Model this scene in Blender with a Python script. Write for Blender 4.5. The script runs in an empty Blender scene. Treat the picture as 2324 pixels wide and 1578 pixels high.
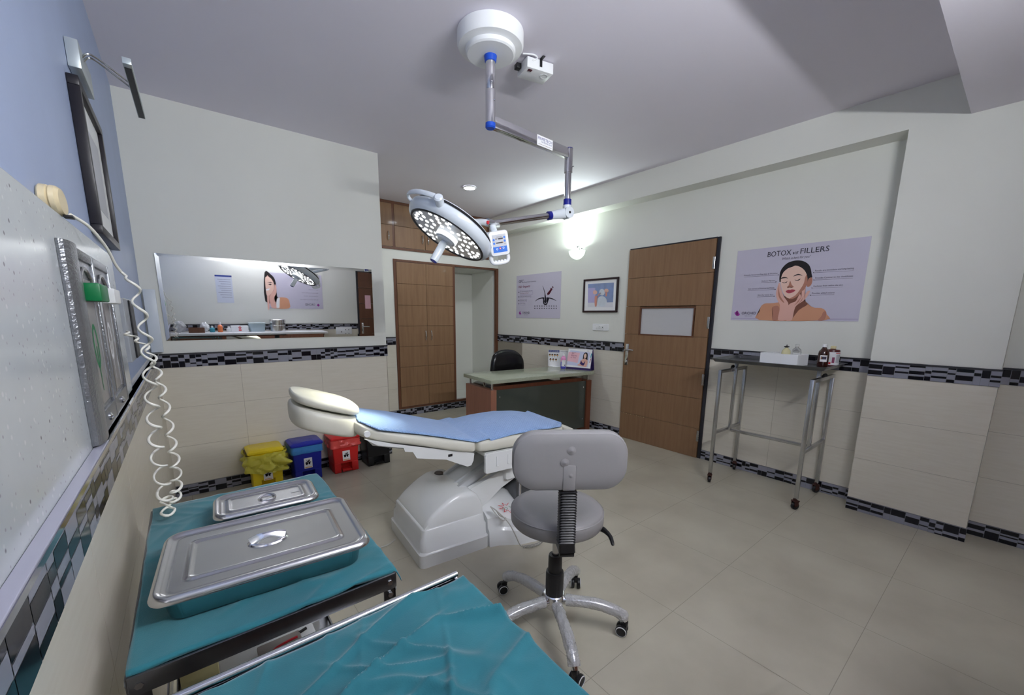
import bpy, bmesh, math, random
from mathutils import Vector, Matrix, noise
from math import pi, sin, cos, radians
scene = bpy.context.scene
random.seed(7)
# ------------------------------------------------------------------ camera
CAM = Vector((0.21531, -3.86566, 1.39855))
yaw, pitch, roll = -0.66858, -0.178912, 0.0078224
fw = Vector((-sin(yaw)*cos(pitch), cos(yaw)*cos(pitch), sin(pitch)))
rt = Vector((cos(yaw), sin(yaw), 0.0)); up = rt.cross(fw)
r2 = cos(roll)*rt + sin(roll)*up; u2 = -sin(roll)*rt + cos(roll)*up
cd = bpy.data.cameras.new('camera'); cam = bpy.data.objects.new('camera', cd)
scene.collection.objects.link(cam)
cam.matrix_world = Matrix(((r2.x, u2.x, -fw.x, CAM.x), (r2.y, u2.y, -fw.y, CAM.y), (r2.z, u2.z, -fw.z, CAM.z), (0, 0, 0, 1)))
cd.sensor_fit = 'HORIZONTAL'; cd.sensor_width = 36.0; cd.lens = 36.0*920.27/2324.0
cd.shift_x = (1162.0-1151.94)/2324.0; cd.shift_y = (883.95-789.0)/2324.0
cd.clip_start = 0.02; cd.clip_end = 60
scene.camera = cam
# ------------------------------------------------------------------ world, exposure
wd = bpy.data.worlds.new('world'); scene.world = wd; wd.use_nodes = True
wd.node_tree.nodes['Background'].inputs[0].default_value = (0.75, 0.82, 1.0, 1)
wd.node_tree.nodes['Background'].inputs[1].default_value = 0.3
vs = scene.view_settings
vs.view_transform = 'Standard'; vs.look = 'None'; vs.gamma = 1.0; vs.use_curve_mapping = False
vs.exposure = 0.02
scene.cycles.max_bounces = 12; scene.cycles.diffuse_bounces = 8; scene.cycles.glossy_bounces = 6
P_TUBE, P_SCONCE, P_DOWN, P_OT = 48.0, 17.0, 10.0, 11.0
# ------------------------------------------------------------------ dimensions
H = 2.837; H2 = 2.593; XM = 1.75; YC = 1.4085; WD = 4.1725; WB = 3.989; W2 = 4.168
P1 = -3.211; P0 = -3.806; YB = -3.477; YBACK = -4.4
ZT = 1.109; ZB = 1.004; ZS = 0.093; XL = 0.035
C = scene.collection
# ------------------------------------------------------------------ materials
MATS = {}
def mat(name, col, rough=0.5, metal=0.0, emit=None, estr=0.0, noise_amt=0.0, noise_scale=10.0, col2=None,
        bump=0.0, bscale=200.0, alpha=1.0, trans=0.0, ior=1.45, coat=0.0, spec=None, stretch=None, sheen=0.0, bdist=0.002):
    m = bpy.data.materials.new(name); m.use_nodes = True
    nt = m.node_tree; b = nt.nodes['Principled BSDF']
    c4 = (col[0], col[1], col[2], 1)
    b.inputs['Base Color'].default_value = c4
    b.inputs['Roughness'].default_value = rough; b.inputs['Metallic'].default_value = metal
    b.inputs['IOR'].default_value = ior
    if coat: b.inputs['Coat Weight'].default_value = coat; b.inputs['Coat Roughness'].default_value = 0.08
    if trans: b.inputs['Transmission Weight'].default_value = trans
    if sheen: b.inputs['Sheen Weight'].default_value = sheen
    if alpha < 1: b.inputs['Alpha'].default_value = alpha
    if spec is not None: b.inputs['Specular IOR Level'].default_value = spec
    if emit: b.inputs['Emission Color'].default_value = (*emit, 1); b.inputs['Emission Strength'].default_value = estr
    tc = nt.nodes.new('ShaderNodeTexCoord'); mp = nt.nodes.new('ShaderNodeMapping')
    nt.links.new(tc.outputs['Object'], mp.inputs['Vector'])
    if stretch: mp.inputs['Scale'].default_value = stretch
    nz = nt.nodes.new('ShaderNodeTexNoise'); nz.inputs['Scale'].default_value = noise_scale; nz.inputs['Detail'].default_value = 6
    nt.links.new(mp.outputs['Vector'], nz.inputs['Vector'])
    if noise_amt > 0 or col2:
        rp = nt.nodes.new('ShaderNodeValToRGB')
        a = col2 if col2 else tuple(max(0, x*(1-noise_amt)) for x in col)
        rp.color_ramp.elements[0].color = (*a, 1); rp.color_ramp.elements[0].position = 0.32
        rp.color_ramp.elements[1].color = c4; rp.color_ramp.elements[1].position = 0.66
        nt.links.new(nz.outputs['Fac'], rp.inputs['Fac']); nt.links.new(rp.outputs['Color'], b.inputs['Base Color'])
    if bump > 0:
        n2 = nt.nodes.new('ShaderNodeTexNoise'); n2.inputs['Scale'].default_value = bscale; n2.inputs['Detail'].default_value = 3
        nt.links.new(mp.outputs['Vector'], n2.inputs['Vector'])
        bp = nt.nodes.new('ShaderNodeBump'); bp.inputs['Strength'].default_value = bump; bp.inputs['Distance'].default_value = bdist
        nt.links.new(n2.outputs['Fac'], bp.inputs['Height']); nt.links.new(bp.outputs['Normal'], b.inputs['Normal'])
    MATS[name] = m
    return m
def wood(name, c1, c2, vertical=True, rough=0.38):
    m = mat(name, c1, rough=rough+0.1, coat=0.04)
    nt = m.node_tree; b = nt.nodes['Principled BSDF']
    tc = nt.nodes.new('ShaderNodeTexCoord'); mp = nt.nodes.new('ShaderNodeMapping')
    mp.inputs['Scale'].default_value = (14, 14, 0.9) if vertical else (1.2, 1.2, 16)
    nz = nt.nodes.new('ShaderNodeTexNoise'); nz.inputs['Scale'].default_value = 2.2; nz.inputs['Detail'].default_value = 9; nz.inputs['Roughness'].default_value = 0.62
    rp = nt.nodes.new('ShaderNodeValToRGB'); rp.color_ramp.elements[0].position = 0.3; rp.color_ramp.elements[1].position = 0.7
    rp.color_ramp.elements[0].color = (*c2, 1); rp.color_ramp.elements[1].color = (*c1, 1)
    nt.links.new(tc.outputs['Object'], mp.inputs['Vector']); nt.links.new(mp.outputs['Vector'], nz.inputs['Vector'])
    nt.links.new(nz.outputs['Fac'], rp.inputs['Fac']); nt.links.new(rp.outputs['Color'], b.inputs['Base Color'])
    return m
def speckle(name, base, dots, scale=60, rough=0.2, thr=0.12, cloud=None):
    m = mat(name, base, rough=rough)
    nt = m.node_tree; b = nt.nodes['Principled BSDF']
    tc = nt.nodes.new('ShaderNodeTexCoord'); prev = None
    mix0 = nt.nodes.new('ShaderNodeMix'); mix0.data_type = 'RGBA'
    nz = nt.nodes.new('ShaderNodeTexNoise'); nz.inputs['Scale'].default_value = scale*0.12; nz.inputs['Detail'].default_value = 8
    nt.links.new(tc.outputs['Object'], nz.inputs['Vector'])
    mix0.inputs['A'].default_value = (*base, 1); mix0.inputs['B'].default_value = (*(cloud or base), 1)
    nt.links.new(nz.outputs['Fac'], mix0.inputs['Factor']); prev = mix0.outputs['Result']
    for i, (dc, sc, th) in enumerate(dots):
        v = nt.nodes.new('ShaderNodeTexVoronoi'); v.inputs['Scale'].default_value = sc
        off = nt.nodes.new('ShaderNodeMapping'); off.inputs['Location'].default_value = (i*3.1, i*1.7, i*0.7)
        nt.links.new(tc.outputs['Object'], off.inputs['Vector']); nt.links.new(off.outputs['Vector'], v.inputs['Vector'])
        lt = nt.nodes.new('ShaderNodeMapRange'); lt.inputs['From Min'].default_value = th*1.35; lt.inputs['From Max'].default_value = th*0.75
        lt.clamp = True
        nt.links.new(v.outputs['Distance'], lt.inputs['Value'])
        mx = nt.nodes.new('ShaderNodeMix'); mx.data_type = 'RGBA'
        nt.links.new(lt.outputs['Result'], mx.inputs['Factor']); nt.links.new(prev, mx.inputs['A']); mx.inputs['B'].default_value = (*dc, 1)
        prev = mx.outputs['Result']
    nt.links.new(prev, b.inputs['Base Color'])
    return m
def s2l(r, g, b):
    f = lambda c: (c/255/12.92) if c/255 <= 0.04045 else ((c/255+0.055)/1.055)**2.4
    return (f(r), f(g), f(b))
M_WALL = mat('cream_paint', s2l(224, 225, 218), 0.6, noise_amt=0.03, noise_scale=1.5, bump=0.12, bscale=90)
M_CEIL = mat('ceiling_paint', s2l(228, 224, 234), 0.7, noise_amt=0.03, noise_scale=1.2)
M_BLUE = mat('blue_paint', s2l(164, 178, 208), 0.5, noise_amt=0.06, noise_scale=3, bump=0.15, bscale=70)
M_TILE = mat('wall_tile', s2l(214, 209, 196), 0.32, col2=s2l(209, 203, 189), noise_scale=5, stretch=(1.2, 1.2, 16), bump=0.1, bscale=14)
M_FLOOR = mat('floor_tile', s2l(184, 179, 162), 0.28, col2=s2l(168, 162, 146), noise_scale=2.8, bump=0.05, bscale=30)
M_GROUT = mat('grout', s2l(150, 143, 130), 0.8)
M_GROUTD = mat('grout_grey', s2l(118, 118, 124), 0.6)
M_MDARK = mat('mosaic_black', (0.006, 0.006, 0.011), 0.12)
M_MGREY = mat('mosaic_grey', s2l(140, 141, 153), 0.2)
M_EDGE = mat('edge_profile', s2l(70, 70, 75), 0.3, metal=0.6)
M_CHROME = mat('chrome', (0.75, 0.75, 0.77), 0.12, metal=1.0)
M_STEEL = mat('steel', (0.56, 0.56, 0.57), 0.27, metal=1.0, noise_amt=0.12, noise_scale=12)
M_TRAY = mat('tray_steel', (0.62, 0.615, 0.62), 0.23, metal=1.0, noise_amt=0.08, noise_scale=5, bump=0.06, bscale=9, bdist=0.01)
M_DSTEEL = mat('dark_steel', (0.17, 0.175, 0.19), 0.30, metal=1.0, noise_amt=0.2, noise_scale=14)
M_RUST = mat('rust', s2l(84, 52, 46), 0.7, metal=0.3, noise_amt=0.5, noise_scale=60)
M_WOOD = wood('brown_veneer', s2l(144, 112, 82), s2l(126, 95, 68))
M_WOODD = wood('brown_frame', s2l(112, 72, 50), s2l(92, 58, 40))
M_WOODR = wood('red_veneer', s2l(160, 108, 86), s2l(140, 92, 72))
M_WOODR2 = wood('red_veneer_dark', s2l(118, 68, 46), s2l(98, 54, 36))
M_FRAMEB = mat('black_frame', (0.012, 0.010, 0.014), 0.35)
M_DFRAME = mat('door_frame_paint', (0.02, 0.02, 0.028), 0.45)
M_WHITE = mat('white_plastic', s2l(232, 234, 236), 0.28)
M_WHITEM = mat('white_matte', s2l(228, 230, 230), 0.6)
M_LAMPW = mat('lamp_shell', s2l(214, 221, 228), 0.18, coat=0.4)
M_FIBRE = mat('white_fibreglass', s2l(226, 228, 228), 0.22, coat=0.3)
M_LEATH = mat('cream_leatherette', s2l(210, 208, 196), 0.4, bump=0.2, bscale=25, bdist=0.004)
M_BLACK = mat('black_plastic', (0.012, 0.012, 0.014), 0.35)
M_BLKLEA = mat('black_leatherette', (0.008, 0.008, 0.010), 0.25)
M_BLUEP = mat('blue_plastic', s2l(30, 78, 190), 0.35)
M_NAVYP = mat('navy_plastic', s2l(22, 30, 130), 0.35)
M_GREYF = mat('grey_upholstery', s2l(142, 140, 141), 0.42, bump=0.12, bscale=40, bdist=0.003)
M_TEAL = mat('teal_cloth', s2l(34, 112, 124), 0.85, col2=s2l(26, 99, 111), noise_scale=9, bump=0.35, bscale=450, sheen=0.3, bdist=0.001)
M_GRANITE = speckle('speckled_slab', s2l(200, 204, 204), [(s2l(164, 163, 166), 60, 0.12), (s2l(208, 210, 211), 45, 0.14), (s2l(128, 125, 130), 26, 0.075)], 60, 0.18, cloud=s2l(180, 186, 190))
M_DESKTOP = speckle('desk_stone', s2l(168, 174, 154), [(s2l(120, 128, 104), 210, 0.3), (s2l(205, 208, 190), 170, 0.26)], 200, 0.16)
M_GLASSD = mat('tinted_glass', s2l(66, 72, 66), 0.08, coat=0.5)
M_MIRROR = mat('mirror_silver', (0.9, 0.91, 0.9), 0.015, metal=1.0)
M_FROST = mat('frosted_glass', s2l(196, 196, 198), 0.22, bump=0.5, bscale=16, bdist=0.006, coat=0.6)
M_POSTER = mat('poster_lilac', s2l(196, 192, 209), 0.45)
M_PAPER = mat('paper_white', s2l(238, 238, 240), 0.7)
M_PAPERC = mat('yellow_card', s2l(222, 214, 160), 0.7)
INK = {
 'hair': mat('print_hair', (0.010, 0.006, 0.008), 0.5), 'body': mat('print_body', s2l(206, 150, 118), 0.5),
 'skin_dark': mat('print_shade', s2l(122, 76, 60), 0.5), 'skin_mid': mat('print_skin_mid', s2l(180, 124, 104), 0.5),
 'skin_light': mat('print_skin', s2l(232, 196, 180), 0.5), 'skin_pink': mat('print_hand', s2l(222, 174, 160), 0.5),
 'lips': mat('print_lips', s2l(176, 62, 82), 0.5), 'purple': mat('print_purple', s2l(150, 50, 150), 0.5),
 'magenta': mat('print_magenta', s2l(96, 10, 84), 0.5), 'line': mat('print_line', s2l(140, 120, 170), 0.5),
 'ink': mat('print_ink', (0.012, 0.010, 0.022), 0.5), 'ink2': mat('print_ink_grey', s2l(70, 62, 84), 0.5),
 'maroon': mat('print_maroon', s2l(80, 8, 34), 0.5), 'maroon2': mat('print_rose', s2l(140, 60, 96), 0.5),
 'sky': mat('print_blue', s2l(96, 132, 196), 0.5, noise_amt=0.3, noise_scale=20), 'sky2': mat('print_lilac', s2l(168, 160, 216), 0.5),
 'snow': mat('print_snow', s2l(216, 216, 226), 0.5), 'snowball': mat('print_ball', s2l(206, 216, 228), 0.5, noise_amt=0.1, noise_scale=40),
 'orange': mat('print_orange', s2l(214, 120, 88), 0.5), 'peach': mat('print_peach', s2l(226, 170, 148), 0.5),
 'blue': mat('print_header_blue', s2l(30, 52, 130), 0.5), 'red': mat('print_red', s2l(200, 36, 50), 0.5), 'green': mat('print_green', s2l(20, 120, 70), 0.5),
 'lilac': mat('print_pale_blue', s2l(204, 208, 234), 0.5), 'sheet': mat('print_notice', s2l(206, 212, 226), 0.5), 'pink': mat('print_pink', s2l(232, 186, 196), 0.5), 'white': M_PAPER,
 'navy': mat('print_violet_top', s2l(56, 40, 100), 0.5), 'amber': mat('print_amber', s2l(222, 160, 90), 0.5), 'teal': mat('print_teal', s2l(60, 150, 170), 0.5),
 'grey': mat('print_grey', s2l(190, 192, 198), 0.5),
}
# ------------------------------------------------------------------ mesh helpers
def BM(): return bmesh.new()
def obj(name, bm, m, parent=None, smooth=35, world=False, root=None):
    if world:
        rr = root or parent
        inv = rr.matrix_basis.inverted() if rr is not None else Matrix.Identity(4)
        bmesh.ops.transform(bm, matrix=inv, verts=bm.verts)
    bmesh.ops.recalc_face_normals(bm, faces=bm.faces)
    me = bpy.data.meshes.new(name); bm.to_mesh(me); bm.free()
    for mm in (m if isinstance(m, (list, tuple)) else [m]): me.materials.append(mm)
    if smooth:
        me.polygons.foreach_set('use_smooth', [True]*len(me.polygons))
        me.set_sharp_from_angle(angle=radians(smooth))
    o = bpy.data.objects.new(name, me); C.objects.link(o)
    if parent is not None: o.parent = parent
    return o
def tag(o, label=None, cat=None, group=None, kind=None):
    if label: o['label'] = label
    if cat: o['category'] = cat
    if group: o['group'] = group
    if kind: o['kind'] = kind
    return o
def thing(name, label, cat, loc=(0, 0, 0), rotz=0.0, group=None):
    o = bpy.data.objects.new(name, None); C.objects.link(o)
    o.empty_display_size = 0.1
    o.location = loc; o.rotation_euler = (0, 0, rotz)
    o.matrix_basis = Matrix.Translation(loc) @ Matrix.Rotation(rotz, 4, 'Z')
    return tag(o, label, cat, group)
def dup(root, loc=None, rotz=None, label=None, group=None):
    def cp(o, par):
        c = o.copy(); C.objects.link(c)
        if par is not None: c.parent = par
        for ch in [x for x in bpy.data.objects if x.parent == o]: cp(ch, c)
        return c
    r = cp(root, None)
    rz = root.rotation_euler.z if rotz is None else rotz
    r.matrix_basis = Matrix.Translation(loc if loc else root.location) @ Matrix.Rotation(rz, 4, 'Z')
    if label: r['label'] = label
    if group: r['group'] = group
    return r
def box(bm, lo, hi, bev=0.0, seg=2, rot=None, mi=0):
    c = [(lo[i]+hi[i])/2 for i in range(3)]; s = [abs(hi[i]-lo[i]) for i in range(3)]
    r = bmesh.ops.create_cube(bm, size=1.0, matrix=Matrix.Diagonal((s[0], s[1], s[2], 1)))
    vs_ = r['verts']; fs = set(f for v in vs_ for f in v.link_faces)
    if bev > 0:
        es = list(set(e for v in vs_ for e in v.link_edges))
        q = bmesh.ops.bevel(bm, geom=es, offset=bev, segments=seg, affect='EDGES', profile=0.5)
        vs_ = list(set(v for f in q['faces'] for v in f.verts) | set(v for v in vs_ if v.is_valid))
        fs = set(f for v in vs_ for f in v.link_faces)
    mt = Matrix.Translation(c)
    if rot is not None: mt = mt @ rot
    bmesh.ops.transform(bm, matrix=mt, verts=vs_)
    if mi:
        for f in fs:
            if f.is_valid: f.material_index = mi
    return vs_
def frame_from(p0, p1):
    d = (Vector(p1)-Vector(p0)); L = d.length
    q = d.to_track_quat('Z', 'Y').to_matrix().to_4x4()
    return Matrix.Translation(p0) @ q, L
def rings(bm, rs, cap0=True, cap1=True, mi=0, close=True):
    vr = [[bm.verts.new(p) for p in r] for r in rs]
    n = len(vr[0])
    for a, b in zip(vr[:-1], vr[1:]):
        for i in range(n if close else n-1):
            j = (i+1) % n
            try:
                f = bm.faces.new((a[i], a[j], b[j], b[i])); f.material_index = mi
            except ValueError: pass
    if cap0 and len(vr[0]) > 2: f = bm.faces.new(list(reversed(vr[0]))); f.material_index = mi
    if cap1 and len(vr[-1]) > 2: f = bm.faces.new(vr[-1]); f.material_index = mi
    return vr
def lathe(bm, prof, mtx=None, seg=32, mi=0, cap0=True, cap1=True, sx=1.0, sy=1.0):
    mtx = mtx or Matrix.Identity(4)
    rs = [[mtx @ Vector((max(r, 1e-4)*cos(2*pi*i/seg)*sx, max(r, 1e-4)*sin(2*pi*i/seg)*sy, z)) for i in range(seg)] for r, z in prof]
    rings(bm, rs, cap0, cap1, mi)
def cyl(bm, p0, p1, r, seg=20, r1=None, mi=0):
    m, L = frame_from(p0, p1)
    lathe(bm, [(r, 0), (r if r1 is None else r1, L)], m, seg, mi)
def bar(bm, p0, p1, w, h, bev=0.0):
    p0 = Vector(p0); p1 = Vector(p1); d = p1-p0; L = d.length
    x = d.normalized(); ref = Vector((0, 0, 1)) if abs(x.z) < 0.95 else Vector((0, 1, 0))
    y = ref.cross(x).normalized(); z = x.cross(y)
    R = Matrix(((x.x, y.x, z.x, 0), (x.y, y.y, z.y, 0), (x.z, y.z, z.z, 0), (0, 0, 0, 1)))
    mid = (p0+p1)/2
    vs_ = box(bm, (-L/2, -w/2, -h/2), (L/2, w/2, h/2), bev)
    bmesh.ops.transform(bm, matrix=Matrix.Translation(mid) @ R, verts=vs_)
def spline(pts, n=8, closed=False):
    pts = [Vector(p) for p in pts]; out = []; N = len(pts)
    rng = range(N if closed else N-1)
    for i in rng:
        p0 = pts[(i-1) % N] if closed else pts[max(i-1, 0)]; p1 = pts[i]; p2 = pts[(i+1) % N]
        p3 = pts[(i+2) % N] if closed else pts[min(i+2, N-1)]
        for k in range(n):
            t = k/n
            out.append(0.5*((2*p1)+(p2-p0)*t+(2*p0-5*p1+4*p2-p3)*t*t+(3*p1-p0-3*p2+p3)*t**3))
    if not closed: out.append(pts[-1])
    return out
def tube(bm, pts, r, seg=10, mi=0, cap=True, flat=1.0):
    pts = [Vector(p) for p in pts]
    rad = r if isinstance(r, (list, tuple)) else [r]*len(pts)
    t0 = (pts[1]-pts[0]).normalized(); nrm = t0.orthogonal().normalized(); rs = []
    for i, p in enumerate(pts):
        a = pts[max(i-1, 0)]; b = pts[min(i+1, len(pts)-1)]; t = (b-a).normalized()
        nrm = (nrm - t*nrm.dot(t)).normalized(); bn = t.cross(nrm)
        rs.append([p+nrm*cos(2*pi*k/seg)*rad[i]+bn*sin(2*pi*k/seg)*rad[i]*flat for k in range(seg)])
    rings(bm, rs, cap, cap, mi)
def rrect(w, h, r, n=5, cx=0, cy=0):
    o = []
    r = max(min(r, w/2-1e-4, h/2-1e-4), 1e-4)
    for qx, qy, a0 in ((1, 1, 0), (-1, 1, pi/2), (-1, -1, pi), (1, -1, 3*pi/2)):
        for k in range(n+1):
            a = a0+pi/2*k/n; o.append((cx+qx*(w/2-r)+r*cos(a), cy+qy*(h/2-r)+r*sin(a)))
    return o
def rloft(bm, secs, mtx=None, n=5, cap0=True, cap1=True, mi=0):
    mtx = mtx or Matrix.Identity(4)
    rings(bm, [[mtx @ Vector((x, y, s[3])) for x, y in rrect(s[0], s[1], s[2], n, *(s[4:6] if len(s) > 5 else (0, 0)))] for s in secs], cap0, cap1, mi)
def prism(bm, poly, mtx, z0, z1, mi=0):
    rings(bm, [[mtx @ Vector((x, y, z)) for x, y in poly] for z in (z0, z1)], True, True, mi)
def subsurf(o, lv=2):
    md = o.modifiers.new('smooth', 'SUBSURF'); md.levels = lv; md.render_levels = lv
    return o
def caster(parent, p, wr=0.033, ang=0.0, mw=None, mb=None, h=0.075, name='caster'):
    """swivel caster: fork part with a wheel sub-part, p = point on the floor"""
    R = Matrix.Translation(p) @ Matrix.Rotation(ang, 4, 'Z')
    b = BM()
    for s in (-1, 1):
        prism(b, [(-0.012, wr*0.9), (0.016, wr*0.8), (0.02, h-0.02), (-0.016, h-0.02)], R @ Matrix(((1, 0, 0, 0), (0, 0, 1, s*0.014), (0, 1, 0, 0), (0, 0, 0, 1))), -0.0015, 0.0015)
    vs_ = box(b, (-0.02, -0.018, h-0.022), (0.024, 0.018, h-0.014), 0.002); bmesh.ops.transform(b, matrix=R, verts=vs_)
    lathe(b, [(0.014, h-0.015), (0.014, h)], R @ Matrix.Translation((0.005, 0, 0)), 12)
    f = obj(name, b, mb or M_RUST, parent)
    w = BM(); A = R @ Matrix.Translation((0, 0, wr)) @ Matrix.Rotation(pi/2, 4, 'X')
    lathe(w, [(0.005, -0.0115), (wr*0.6, -0.0115), (wr*0.93, -0.011), (wr, -0.008), (wr, 0.008), (wr*0.93, 0.011), (wr*0.6, 0.0115), (0.005, 0.0115)], A, 24)
    o = obj('wheel', w, mw or M_BLACK, f)
    return f
FONTC = {}
def text_bm(bm, s, u, v, w, h, mtx, mi=0, z=0.0, shear=0.0):
    cu = bpy.data.curves.new('t', 'FONT'); cu.body = s; cu.shear = shear; cu.resolution_u = 2; cu.size = 1.0
    o = bpy.data.objects.new('t', cu); C.objects.link(o)
    bpy.context.view_layer.update()
    me = bpy.data.meshes.new_from_object(o.evaluated_get(bpy.context.evaluated_depsgraph_get()))
    xs = [vv.co.x for vv in me.vertices]; x0 = min(xs); sx = w/(max(xs)-x0)
    sy = h/0.69
    n0 = len(bm.verts); n1 = len(bm.faces)
    bm.from_mesh(me); bm.verts.ensure_lookup_table(); bm.faces.ensure_lookup_table()
    for vv in bm.verts[n0:]:
        vv.co = mtx @ Vector((u+(vv.co.x-x0)*sx, v+vv.co.y*sy, z))
    for f in bm.faces[n1:]: f.material_index = mi
    bpy.data.objects.remove(o); bpy.data.curves.remove(cu); bpy.data.meshes.remove(me)
UV = Matrix(((1, 0, 0, 0), (0, 0, -1, 0), (0, 1, 0, 0), (0, 0, 0, 1)))   # (u,v,w) -> (x, -w, z): faces local -Y
def art(parent, name, polys, texts, base_y=0.0, smooth_n=3, root=None, mtx=None, skipsm=()):
    """flat print: coloured shapes and lettering laid on a board, as one part each"""
    M = mtx or (Matrix.Translation((0, base_y, 0)) @ UV)
    if polys:
        b = BM(); names = []
        for k, (c, lay, pts) in enumerate(polys):
            if c not in names: names.append(c)
            if len(pts) > 5: pts = [(p.x, p.y) for p in spline([(x, y, 0) for x, y in pts], smooth_n, True)]
            f = b.faces.new([b.verts.new(M @ Vector((x, y, 0.0004+lay*0.00022))) for x, y in pts])
            f.material_index = names.index(c)
        bmesh.ops.triangulate(b, faces=b.faces)
        me_o = obj(name, b, [INK[n] for n in names], parent, smooth=0)
    if texts:
        b = BM(); names = []
        for s, u, v, w, h, c, sh in texts:
            if c not in names: names.append(c)
            text_bm(b, s, u, v, w, h, M, names.index(c), 0.0022, sh)
        obj('lettering', b, [INK[n] for n in names], parent, smooth=0)
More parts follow.
